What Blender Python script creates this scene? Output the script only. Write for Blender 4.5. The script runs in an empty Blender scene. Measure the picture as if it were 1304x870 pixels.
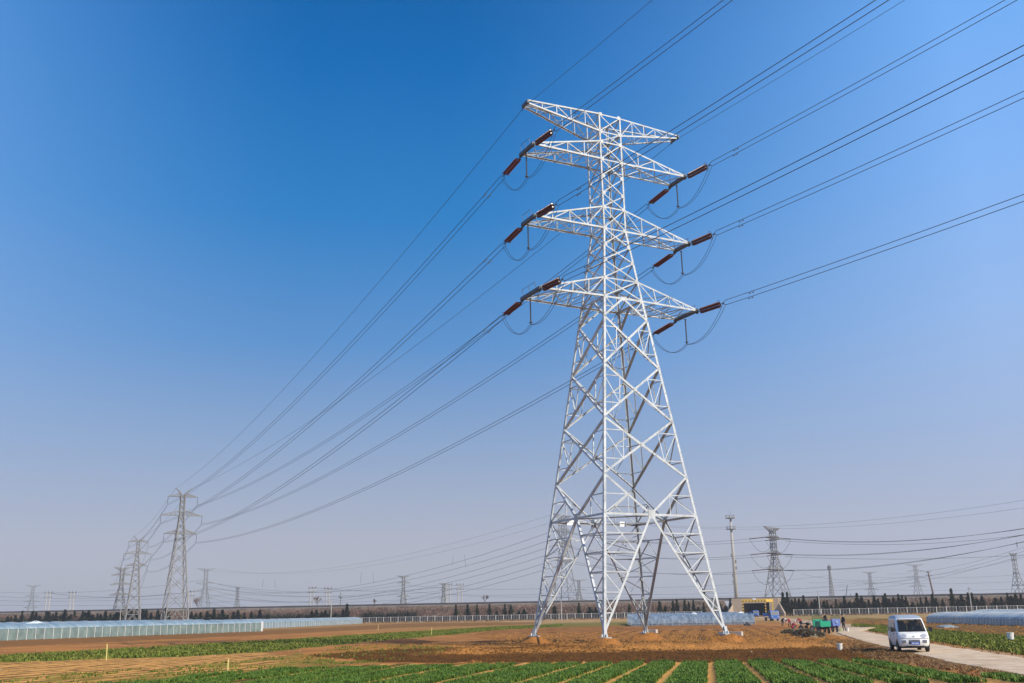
import bpy, bmesh, math, random
import numpy as np
from mathutils import Vector, Matrix
R = math.radians
random.seed(7); rng = np.random.default_rng(7)
SC = bpy.context.scene
COL = SC.collection

# ------------------------------------------------------------------ camera
F, PITCH, ROLL, EYE = 1261.3, 0.2685, 0.0188, 2.4
cam_d = bpy.data.cameras.new('camera'); cam = bpy.data.objects.new('camera', cam_d); COL.objects.link(cam)
cam_d.sensor_width = 36; cam_d.lens = 36*F/1304; cam_d.clip_start = 0.2; cam_d.clip_end = 12000
cam.matrix_world = Matrix.Translation((0, 0, EYE)) @ Matrix.Rotation(math.pi/2+PITCH, 4, 'X') @ Matrix.Rotation(-ROLL, 4, 'Z')
SC.camera = cam

def ray(px, py):
    u, v = px-652, -(py-435); c, s = math.cos(ROLL), math.sin(ROLL)
    u, v = u*c+v*s, -u*s+v*c
    c, s = math.cos(PITCH), math.sin(PITCH)
    return u/F, c-v/F*s, s+v/F*c
def at(px, py, Y):
    """the point of the place at distance Y ahead that the photo shows at this pixel"""
    x, y, z = ray(px, py)
    return Vector((x/y*Y, Y, EYE+z/y*Y))
def G(px, py, z=0.0):
    x, y, zz = ray(px, py)
    t = (z-EYE)/zz
    return (x*t, y*t)
def zat(px, py, Y): return at(px, py, Y).z
def xat(px, Y, py=775): return at(px, py, Y).x

# ------------------------------------------------------------------ tagging
def tag(o, label=None, cat=None, group=None, kind=None):
    if label: o['label'] = label
    if cat: o['category'] = cat
    if group: o['group'] = group
    if kind: o['kind'] = kind
    return o
def empty(name, loc=(0, 0, 0), rz=0.0, label=None, cat=None, group=None):
    o = bpy.data.objects.new(name, None); COL.objects.link(o); o.location = loc; o.rotation_euler = (0, 0, rz)
    o.empty_display_size = 0.3
    return tag(o, label, cat, group)
def copy_tree(o, parent=None):
    c = o.copy(); COL.objects.link(c); c.parent = parent
    for ch in list(o.children): copy_tree(ch, c)
    return c

# ------------------------------------------------------------------ mesh builder
class MB:
    def __init__(s): s.v = []; s.f = []; s.m = []; s.mi = 0
    def add(s, vs, fs):
        n = len(s.v); s.v += [tuple(v) for v in vs]; s.f += [tuple(i+n for i in f) for f in fs]; s.m += [s.mi]*len(fs); return s
    def box(s, c, d, rz=0.0):
        cx, cy, cz = c; dx, dy, dz = d[0]/2, d[1]/2, d[2]/2; ca, sa = math.cos(rz), math.sin(rz)
        vs = []
        for z in (-dz, dz):
            for x, y in ((-dx, -dy), (dx, -dy), (dx, dy), (-dx, dy)):
                vs.append((cx+x*ca-y*sa, cy+x*sa+y*ca, cz+z))
        return s.add(vs, [(3, 2, 1, 0), (4, 5, 6, 7), (0, 1, 5, 4), (1, 2, 6, 5), (2, 3, 7, 6), (3, 0, 4, 7)])
    def bar(s, p, q, w, h=None, up=(0, 0, 1)):
        h = h or w; p, q = Vector(p), Vector(q); d = (q-p)
        if d.length < 1e-6: return s
        d.normalize(); up = Vector(up)
        if abs(d.dot(up)) > .98: up = Vector((1, 0, 0)) if abs(d.x) < .9 else Vector((0, 1, 0))
        a = d.cross(up).normalized(); b = a.cross(d).normalized(); a *= w/2; b *= h/2
        vs = [P+k for P in (p, q) for k in (-a-b, a-b, a+b, -a+b)]
        return s.add(vs, [(0, 1, 2, 3), (7, 6, 5, 4), (0, 4, 5, 1), (1, 5, 6, 2), (2, 6, 7, 3), (3, 7, 4, 0)])
    def angle(s, p, q, w, n, inward=None, t=None):
        """rolled steel angle: one flange in the face with normal n, the other pointing inwards"""
        p, q, n = Vector(p), Vector(q), Vector(n).normalized(); d = (q-p).normalized()
        n = (n-d*n.dot(d)).normalized(); a = d.cross(n).normalized()
        if inward is not None and a.dot(Vector(inward)) < 0: a = -a
        t = t or max(w*.12, .012); k = -n
        prof = [a*0, a*w, a*w+k*t, a*t+k*t, a*t+k*w, k*w]
        off = -a*w*.3
        vs = [P+x+off for P in (p, q) for x in prof]
        fs = [(5, 4, 3, 2, 1, 0), (6, 7, 8, 9, 10, 11)]+[(i, (i+1) % 6, (i+1) % 6+6, i+6) for i in range(6)]
        return s.add(vs, fs)
    def tube(s, pts, r, n=6, caps=True):
        pts = [Vector(p) for p in pts]; k0 = len(s.v); rs = r if hasattr(r, '__len__') else [r]*len(pts)
        vs = []; prev = None
        for i, p in enumerate(pts):
            d = (pts[min(i+1, len(pts)-1)]-pts[max(i-1, 0)]).normalized()
            if prev is None: a = d.cross(Vector((0, 0, 1)) if abs(d.z) < .95 else Vector((1, 0, 0))).normalized()
            else: a = (prev-d*prev.dot(d)).normalized()
            prev = a; b = d.cross(a)
            for j in range(n):
                t = 2*math.pi*j/n; vs.append(p+(a*math.cos(t)+b*math.sin(t))*rs[i])
        fs = [(i*n+j, i*n+(j+1) % n, (i+1)*n+(j+1) % n, (i+1)*n+j) for i in range(len(pts)-1) for j in range(n)]
        if caps: fs += [tuple(range(n-1, -1, -1)), tuple(range((len(pts)-1)*n, len(pts)*n))]
        return s.add(vs, fs)
    def lathe(s, prof, c=(0, 0, 0), n=12, axis=(0, 0, 1), caps=True):
        ax = Vector(axis).normalized(); a = ax.cross(Vector((1, 0, 0)) if abs(ax.x) < .9 else Vector((0, 1, 0))).normalized(); b = ax.cross(a); c = Vector(c)
        vs = [c+ax*h+(a*math.cos(2*math.pi*j/n)+b*math.sin(2*math.pi*j/n))*r for r, h in prof for j in range(n)]
        fs = [(i*n+j, i*n+(j+1) % n, (i+1)*n+(j+1) % n, (i+1)*n+j) for i in range(len(prof)-1) for j in range(n)]
        if caps: fs += [tuple(range(n-1, -1, -1)), tuple(range((len(prof)-1)*n, len(prof)*n))]
        return s.add(vs, fs)
    def ball(s, c, r, n=8, sc=(1, 1, 1)):
        prof = [(max(1e-3, math.sin(math.pi*i/n)), -math.cos(math.pi*i/n)) for i in range(n+1)]
        vs = [(c[0]+p*math.cos(2*math.pi*j/n)*r*sc[0], c[1]+p*math.sin(2*math.pi*j/n)*r*sc[1], c[2]+h*r*sc[2]) for p, h in prof for j in range(n)]
        fs = [(i*n+j, i*n+(j+1) % n, (i+1)*n+(j+1) % n, (i+1)*n+j) for i in range(n) for j in range(n)]
        return s.add(vs, fs)
    def build(s, name, mats, parent=None, smooth=False, loc=None):
        me = bpy.data.meshes.new(name); me.from_pydata(s.v, [], s.f)
        for m in (mats if isinstance(mats, (list, tuple)) else [mats]): me.materials.append(m)
        if any(s.m): me.polygons.foreach_set('material_index', s.m)
        if smooth: me.polygons.foreach_set('use_smooth', [True]*len(me.polygons))
        me.update(); o = bpy.data.objects.new(name, me); COL.objects.link(o)
        if parent is not None: o.parent = parent
        if loc is not None: o.location = loc
        return o

def np_mesh(name, V, Fc, mats, parent=None, smooth=False, cols=None, mi=None):
    """big mesh from arrays; Fc is (n,3) or (n,4)"""
    me = bpy.data.meshes.new(name); k = Fc.shape[1]
    me.vertices.add(len(V)); me.vertices.foreach_set('co', np.asarray(V, np.float32).ravel())
    me.loops.add(Fc.size); me.loops.foreach_set('vertex_index', Fc.astype(np.int32).ravel())
    me.polygons.add(len(Fc)); me.polygons.foreach_set('loop_start', np.arange(0, Fc.size, k, dtype=np.int32))
    try: me.polygons.foreach_set('loop_total', np.full(len(Fc), k, dtype=np.int32))
    except Exception: pass
    for m in (mats if isinstance(mats, (list, tuple)) else [mats]): me.materials.append(m)
    if mi is not None: me.polygons.foreach_set('material_index', mi.astype(np.int32))
    if smooth: me.polygons.foreach_set('use_smooth', np.ones(len(Fc), bool))
    me.update(calc_edges=True)
    if cols is not None:
        at_ = me.color_attributes.new('tone', 'FLOAT_COLOR', 'POINT')
        at_.data.foreach_set('color', np.concatenate([cols, np.ones((len(cols), 1))], 1).astype(np.float32).ravel())
    me.validate()
    o = bpy.data.objects.new(name, me); COL.objects.link(o)
    if parent is not None: o.parent = parent
    return o

# ------------------------------------------------------------------ materials
def mat(name, col, rough=.7, metal=0.0, var=0.0, scale=5.0, bump=0.0, col2=None, spec=.5, attr=None, detail=4, sat_mul=None, bscale=None):
    m = bpy.data.materials.new(name); m.use_nodes = True; nt = m.node_tree; b = nt.nodes['Principled BSDF']
    b.inputs['Roughness'].default_value = rough; b.inputs['Metallic'].default_value = metal
    b.inputs['Specular IOR Level'].default_value = spec
    L = nt.links.new
    tc = nt.nodes.new('ShaderNodeTexCoord')
    nz = nt.nodes.new('ShaderNodeTexNoise'); nz.inputs['Scale'].default_value = scale; nz.inputs['Detail'].default_value = detail
    L(tc.outputs['Object'], nz.inputs['Vector'])
    if attr:
        a = nt.nodes.new('ShaderNodeVertexColor'); a.layer_name = attr
        src = a.outputs['Color']
    else:
        rgb = nt.nodes.new('ShaderNodeRGB'); rgb.outputs[0].default_value = (*col, 1); src = rgb.outputs[0]
    if col2 is not None:
        mx = nt.nodes.new('ShaderNodeMix'); mx.data_type = 'RGBA'; mx.inputs[7].default_value = (*col2, 1); L(src, mx.inputs[6])
        mr = nt.nodes.new('ShaderNodeMapRange'); mr.inputs[1].default_value = .42; mr.inputs[2].default_value = .62; L(nz.outputs['Fac'], mr.inputs[0]); L(mr.outputs[0], mx.inputs[0])
        src = mx.outputs[2]
    if var:
        hs = nt.nodes.new('ShaderNodeHueSaturation'); L(src, hs.inputs['Color'])
        nz2 = nt.nodes.new('ShaderNodeTexNoise'); nz2.inputs['Scale'].default_value = scale*3.3; nz2.inputs['Detail'].default_value = 6; nz2.inputs['Roughness'].default_value = .65; L(tc.outputs['Object'], nz2.inputs['Vector'])
        mr2 = nt.nodes.new('ShaderNodeMapRange'); mr2.inputs[1].default_value = .25; mr2.inputs[2].default_value = .75; mr2.inputs[3].default_value = 1-var; mr2.inputs[4].default_value = 1+var
        L(nz2.outputs['Fac'], mr2.inputs[0]); L(mr2.outputs[0], hs.inputs['Value']); src = hs.outputs['Color']
    L(src, b.inputs['Base Color'])
    if bump:
        bp = nt.nodes.new('ShaderNodeBump'); bp.inputs['Strength'].default_value = bump; bp.inputs['Distance'].default_value = .05
        nb = nt.nodes.new('ShaderNodeTexNoise'); nb.inputs['Scale'].default_value = bscale or scale*4; nb.inputs['Detail'].default_value = 6; L(tc.outputs['Object'], nb.inputs['Vector'])
        L(nb.outputs['Fac'], bp.inputs['Height']); L(bp.outputs[0], b.inputs['Normal'])
    return m
def glass_mat(name, tint=(.75, .8, .82), trans=.55, rough=.05):
    m = bpy.data.materials.new(name); m.use_nodes = True; nt = m.node_tree; L = nt.links.new
    for n in list(nt.nodes):
        if n.type == 'BSDF_PRINCIPLED': nt.nodes.remove(n)
    out = [n for n in nt.nodes if n.type == 'OUTPUT_MATERIAL'][0]
    t = nt.nodes.new('ShaderNodeBsdfTransparent'); t.inputs[0].default_value = (*tint, 1)
    g = nt.nodes.new('ShaderNodeBsdfPrincipled'); g.inputs['Base Color'].default_value = (.03, .035, .04, 1); g.inputs['Roughness'].default_value = rough
    mx = nt.nodes.new('ShaderNodeMixShader'); mx.inputs[0].default_value = 1-trans
    L(t.outputs[0], mx.inputs[1]); L(g.outputs[0], mx.inputs[2]); L(mx.outputs[0], out.inputs[0])
    return m
def film_mat(name, col, trans=.35, rough=.35, scale=.8, col2=None):
    m = bpy.data.materials.new(name); m.use_nodes = True; nt = m.node_tree; L = nt.links.new
    b = nt.nodes['Principled BSDF']; out = [n for n in nt.nodes if n.type == 'OUTPUT_MATERIAL'][0]
    tc = nt.nodes.new('ShaderNodeTexCoord'); nz = nt.nodes.new('ShaderNodeTexNoise'); nz.inputs['Scale'].default_value = scale; nz.inputs['Detail'].default_value = 5
    mp = nt.nodes.new('ShaderNodeMapping'); mp.inputs['Rotation'].default_value = (0, 0, .5); mp.inputs['Scale'].default_value = (1.6, .35, 1); L(tc.outputs['Object'], mp.inputs[0]); L(mp.outputs[0], nz.inputs['Vector'])
    cr = nt.nodes.new('ShaderNodeValToRGB'); cr.color_ramp.elements[0].position = .35; cr.color_ramp.elements[1].position = .65
    c2 = col2 or tuple(c*.7 for c in col)
    cr.color_ramp.elements[0].color = (*c2, 1); cr.color_ramp.elements[1].color = (*col, 1); L(nz.outputs['Fac'], cr.inputs[0]); L(cr.outputs[0], b.inputs['Base Color'])
    b.inputs['Roughness'].default_value = rough
    bp = nt.nodes.new('ShaderNodeBump'); bp.inputs['Strength'].default_value = .5; bp.inputs['Distance'].default_value = .05; L(nz.outputs['Fac'], bp.inputs['Height']); L(bp.outputs[0], b.inputs['Normal'])
    t = nt.nodes.new('ShaderNodeBsdfTransparent'); t.inputs[0].default_value = (.8, .86, .9, 1)
    mx = nt.nodes.new('ShaderNodeMixShader'); mx.inputs[0].default_value = 1-trans
    L(t.outputs[0], mx.inputs[1]); L(b.outputs[0], mx.inputs[2]); L(mx.outputs[0], out.inputs[0])
    return m

M = {}
M['steel'] = mat('galvanised_steel', (.50, .535, .545), .6, .06, var=.22, scale=.9, col2=(.43, .46, .47))
M['steel_old'] = mat('weathered_steel', (.22, .22, .215), .7, .1, var=.15, scale=1)
M['steel_dark'] = mat('dark_steel', (.06, .065, .075), .5, .3, var=.15, scale=3)
M['porcelain'] = mat('brown_insulator', (.13, .032, .022), .22, 0, var=.2, scale=6)
M['black_rubber'] = mat('black_rubber', (.02, .02, .022), .6, 0, var=.1)
M['wire'] = mat('aluminium_wire', (.045, .05, .06), .6, .2)
M['wire_far'] = mat('old_wire', (.05, .055, .065), .6, .2)
M['concrete'] = mat('concrete', (.52, .47, .40), .9, 0, var=.15, scale=2, bump=.3)
M['concrete_far'] = mat('pale_concrete', (.42, .40, .36), .9, 0, var=.12, scale=1)
M['sign_white'] = mat('sign_white', (.8, .8, .78), .5)
M['soil'] = mat('farm_soil', (.4, .2, .1), .95, 0, var=.30, scale=2.2, bump=.9, attr='tone', spec=.15, bscale=7)
M['clod'] = mat('soil_clod', (.34, .16, .045), .95, var=.3, scale=3, spec=.1)
M['clod_dark'] = mat('damp_clod', (.13, .058, .014), .9, var=.3, scale=3, spec=.1)
M['leaf'] = mat('crop_leaf', (.075, .155, .016), .6, 0, var=.35, scale=1.3, col2=(.13, .20, .028), spec=.25)
M['leaf2'] = mat('young_crop_leaf', (.125, .165, .022), .7, 0, var=.35, scale=.5, col2=(.20, .20, .04), spec=.15)
M['straw'] = mat('dry_straw', (.36, .22, .09), .9, 0, var=.35, scale=2, col2=(.15, .075, .03))
M['residue'] = mat('crop_residue', (.27, .25, .18), .9, 0, var=.35, scale=2, col2=(.15, .11, .07))
M['road'] = mat('dusty_concrete_road', (.62, .475, .325), .95, 0, var=.18, scale=.7, bump=.3, col2=(.50, .36, .225), spec=.2)
M['film_blue'] = film_mat('greenhouse_film', (.36, .47, .53), .25, .35, .6, (.20, .30, .36))  # blue of the reflected sky is put into the film colour
M['film_side'] = film_mat('greenhouse_side_film', (.28, .36, .34), .35, .45, .9, (.18, .24, .225))  # greenish film, its tone darkened to take in the frame's shadows
M['film_grey'] = film_mat('grey_mulch_film', (.27, .32, .37), .04, .45, 1.2, (.13, .16, .19))
M['film_right'] = film_mat('clear_greenhouse_film', (.50, .58, .63), .3, .3, .5, (.34, .41, .46))
M['hoop'] = mat('pale_hoop', (.60, .61, .58), .6)
M['white_sheet'] = mat('crumpled_sheet', (.62, .68, .68), .5, var=.15, scale=2, bump=.6)
M['embank'] = mat('embankment_earth', (.22, .15, .105), .95, 0, var=.3, scale=.25, col2=(.13, .095, .065), spec=.1)
M['kerbtop'] = mat('embankment_edge', (.33, .29, .25), .9, var=.2, scale=.2)
M['ballast'] = mat('ballast', (.085, .075, .07), .95, var=.2, scale=.3)
M['twig'] = mat('bare_twig', (.20, .135, .095), .9, var=.3, scale=.2, col2=(.13, .09, .06))
M['twig_red'] = mat('reddish_twig', (.25, .145, .10), .9, var=.3, scale=.2)
M['bark'] = mat('tree_bark', (.17, .12, .085), .95, var=.2)
M['conifer'] = mat('cedar_leaf', (.040, .068, .018), .85, var=.4, scale=.8, col2=(.070, .088, .028), spec=.1)
M['bush'] = mat('dark_bush_leaf', (.035, .045, .02), .85, var=.3, scale=.5, col2=(.06, .06, .03))
M['mesh_panel'] = film_mat('fence_mesh', (.10, .095, .09), .45, .8, 2)
M['fence_post'] = mat('fence_concrete', (.60, .58, .54), .9, var=.1, scale=1)
M['yellow'] = mat('yellow_paint', (.62, .40, .06), .6, var=.15, scale=2)
M['black'] = mat('black_paint', (.02, .02, .02), .5)
M['tan'] = mat('tan_render', (.42, .33, .24), .9, var=.15, scale=.5)
M['dark'] = mat('tunnel_shade', (.05, .04, .035), .9)
M['vanwhite'] = mat('van_white_paint', (.84, .84, .82), .3, 0, var=.05, scale=2)
M['vangrey'] = mat('van_roof_grey', (.33, .37, .42), .4, 0, var=.08, scale=2)  # even blue-grey for the roof, darker than the white body
M['vanlow'] = mat('van_lower_paint', (.62, .63, .62), .35, 0, var=.06, scale=2)
M['glass'] = glass_mat('vehicle_glass', trans=.62)
M['glass_side'] = glass_mat('side_glass', trans=.35)
M['shield'] = glass_mat('tricycle_shield', (.85, .95, .9), trans=.75)
M['lamp'] = mat('lamp_glass', (.55, .57, .6), .12, .3)
M['plate'] = mat('plate_blue', (.06, .13, .45), .5)
M['mirror'] = mat('mirror_black', (.015, .015, .018), .35)
M['rim'] = mat('wheel_rim', (.30, .30, .31), .4, .6)
M['inside'] = mat('van_interior', (.16, .16, .165), .8)
M['green'] = mat('green_paint', (.02, .36, .20), .4, var=.1, scale=2)
M['blue'] = mat('blue_paint', (.03, .13, .42), .4, var=.12, scale=2)
M['blue2'] = mat('faded_blue_paint', (.10, .16, .40), .45, var=.15, scale=2)
M['skin'] = mat('skin', (.42, .24, .16), .6)
M['hair'] = mat('hair', (.012, .010, .010), .6)
M['cloth_dark'] = mat('dark_cloth', (.025, .027, .034), .9, var=.15)
M['cloth_red'] = mat('red_cloth', (.42, .03, .045), .85, var=.15)
M['cloth_white'] = mat('white_cloth', (.75, .72, .68), .85)
M['cloth_jean'] = mat('blue_grey_cloth', (.06, .075, .11), .9)
M['bucket'] = mat('white_plastic', (.72, .70, .64), .5, var=.12, scale=6, bump=.1)
M['sack'] = mat('yellow_sack', (.55, .55, .28), .85, var=.1, bump=.3)
M['stake'] = mat('stake_wood', (.72, .62, .22), .8)

# ------------------------------------------------------------------ noise helper
def hash2(ix, iy, s=0):
    h = (ix*374761393+iy*668265263+s*982451653) & 0xffffffff
    h = ((h ^ (h >> 13))*1274126177) & 0xffffffff
    return ((h ^ (h >> 16)) & 0xffff)/65535.0
def vnoise(x, y, s=0):
    ix, iy = np.floor(x).astype(np.int64), np.floor(y).astype(np.int64); fx, fy = x-ix, y-iy
    fx = fx*fx*(3-2*fx); fy = fy*fy*(3-2*fy)
    a, b, c, d = hash2(ix, iy, s), hash2(ix+1, iy, s), hash2(ix, iy+1, s), hash2(ix+1, iy+1, s)
    return (a*(1-fx)+b*fx)*(1-fy)+(c*(1-fx)+d*fx)*fy
def fbm(x, y, s=0, o=4):
    r = 0; a = .5
    for i in range(o): r = r+a*vnoise(x, y, s+i); x = x*2.03+11.3; y = y*2.03+5.7; a *= .5
    return r*1.07
def inpoly(x, y, P):
    r = np.zeros(x.shape, bool); n = len(P)
    for i in range(n):
        x1, y1 = P[i]; x2, y2 = P[(i+1) % n]
        if y1 == y2: continue
        c = ((y1 > y) != (y2 > y)) & (x < (x2-x1)*(y-y1)/(y2-y1)+x1); r ^= c
    return r
def GP(*pts): return [G(*p) for p in pts]
def sst(a, b, x):
    t = np.clip((x-a)/(b-a), 0, 1); return t*t*(3-2*t)

# ------------------------------------------------------------------ tower numbers (solved from the photograph)
TX, TY, TYAW = 8.726, 82.287, 0.470
AV = Vector((math.cos(TYAW), math.sin(TYAW), 0)); BV = Vector((-AV.y, AV.x, 0))
def T3(a, b, z): return Vector((TX, TY, 0))+AV*a+BV*b+Vector((0, 0, z))
FEET = {k: T3(sa*5.5, sb*5.5, 0) for k, (sa, sb) in dict(N=(-1, -1), R=(1, -1), L=(-1, 1), F=(1, 1)).items()}

# ------------------------------------------------------------------ the ground
ROAD_L = [(10.5, 5), (14.0, 22), (17.6, 35.3), (18.9, 45), (24.9, 74), (31.6, 102), (36, 116), (40, 126)]
ROAD_R = [(14.5, 5), (18.3, 22), (21.0, 36), (22.9, 46), (26.3, 64), (30.4, 83), (36.4, 110), (43.5, 126)]
def interp_poly(P, y): return np.interp(y, [p[1] for p in P], [p[0] for p in P])
PATH = [(42, 125), (50, 175), (58, 215), (66, 258), (74, 300), (84, 352)]
CA, SA = math.cos(R(10.5)), math.sin(R(10.5))
def rowu(x, y): return x*CA-y*SA
def rowu2(x, y): c, s = math.cos(R(24)), math.sin(R(24)); return x*c-y*s
FIELD = [G(-260, 905), G(180, 869), G(300, 857), G(430, 848), G(520, 845), G(800, 843.5), G(1100, 843.5), G(1150, 850, .1), G(1215, 866, .2), (16.6, 30), (10, 8), (-30, 8)]
Z_DARK = GP((390, 836), (470, 829), (560, 825), (700, 827), (900, 829), (1010, 826), (1100, 822), (1150, 830), (1175, 838), (1100, 844), (500, 844))
Z_GREEN = GP((-150, 840), (0, 835), (240, 822), (330, 817), (440, 810), (540, 804), (640, 798), (716, 795.5), (716, 798), (640, 802), (540, 811), (440, 820), (330, 831), (240, 836), (0, 844), (-150, 850))
Z_FURL = GP((-200, 852), (0, 844), (240, 836), (330, 831), (390, 838), (380, 848), (300, 857), (180, 870), (-260, 905))
Z_WEED = GP((-100, 872), (0, 864), (240, 848), (360, 836), (430, 824), (520, 820), (600, 826), (520, 840), (430, 848), (300, 857), (180, 870), (-150, 892))
Z_STRIP1 = GP((-150, 830), (0, 815), (330, 803), (520, 794), (690, 792), (690, 795), (520, 799), (330, 809), (0, 824), (-150, 840))
Z_RFUR = GP((650, 799), (830, 796), (960, 796), (1000, 797), (1060, 810), (1090, 822), (900, 820), (640, 818), (600, 808))
Z_FGREEN = GP((700, 793), (850, 791), (870, 795), (800, 797), (690, 799))
Z_FG2 = GP((1005, 783), (1100, 781), (1180, 784), (1140, 792), (1060, 793), (1000, 788))
Z_RGREEN = GP((1085, 795), (1180, 802), (1304, 813), (1420, 824), (1420, 850), (1304, 834), (1180, 816), (1130, 807), (1085, 800))
Z_RBROWN = GP((1090, 787), (1180, 791), (1304, 794), (1450, 796), (1450, 828), (1304, 815), (1180, 804), (1085, 797))
Z_TANL = GP((640, 790), (1180, 778), (1400, 772), (1400, 782), (1180, 786), (1000, 790), (640, 796))

def thalf(u): return .18+np.clip(.020*np.abs(u), 0, .22)     # half width of the bare tracks
def relief(x, y):
    z = (fbm(x*.35, y*.35, 3)-.5)*.10*sst(20, 50, y)
    s = .019*sst(-14, 4, x)
    near = inpoly(x, y, FIELD)
    z = z+np.where(y < 50, s*(50-y)*sst(50, 46, y), 0)
    # crop tracks
    u = rowu(x, y); ph = np.abs(((u/1.5+.5) % 1)-.5)*1.5
    z = z-np.where(near, .06*sst(.30, .14, ph), 0)
    z = z-np.where(near & (ph > .3), .05*sst(.22, .02, np.abs(((ph-.28)/.235) % 1-.5)), 0)
    # right furrows
    fr = inpoly(x, y, Z_RFUR); amp = .035
    z = z+np.where(fr, amp*np.cos(2*math.pi*u/1.7)+.22*(fbm(x*1.7, y*1.7, 5)-.5), 0)
    fl = inpoly(x, y, Z_FURL); u2 = rowu2(x, y)
    z = z+np.where(fl, .018*np.cos(2*math.pi*u2/1.5)+.05*(fbm(x*3, y*3, 6)-.5), 0)
    dk = inpoly(x, y, Z_DARK)
    z = z+np.where(dk, .30*(fbm(x*1.3, y*1.3, 9)-.5)+.12*(fbm(x*5, y*5, 12)-.5), 0)
    br = inpoly(x, y, Z_RBROWN); z = z+np.where(br, .22*(fbm(x*.9, y*.9, 15)-.5), 0)
    # spoil heap in front of the tower
    cy = 68.3+1.6*(fbm(x*.12, x*0+3, 20)-.5)*2
    w = sst(-7, -3, x)*sst(15.5, 11, x)
    n = fbm(x*.6, y*.6, 22)
    z = z+w*(.03+.40*n)*np.exp(-((y-cy)/2.3)**2)*(.5+1.0*fbm(x*2.2, y*2.2, 23))
    w2 = sst(11, 14, x)*sst(26, 20, x); z = z+w2*.18*np.exp(-((y-70)/1.8)**2)*(.2+1.6*n)
    # mounds under the four feet
    for k, p in FEET.items():
        d = np.hypot((x-p.x), (y-p.y)); z = z+(.62-.0)*sst(1.75, .45, d+.9*(fbm(x*1.7, y*1.7, 30)-.5))
    # road
    xl, xr = interp_poly(ROAD_L, y), interp_poly(ROAD_R, y); xc = (xl+xr)/2; d = np.abs(x-xc)-(xr-xl)/2
    k = sst(2.2, .3, d)*sst(150, 120, y)
    z = z*(1-k)+(-.03)*k
    z = z+np.where((x < xc) & (d > .3), .16*np.exp(-((d-1.1)/.6)**2)*(fbm(x*1.5, y*1.5, 33)-.15), 0)*sst(110, 80, y)
    return z

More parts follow.
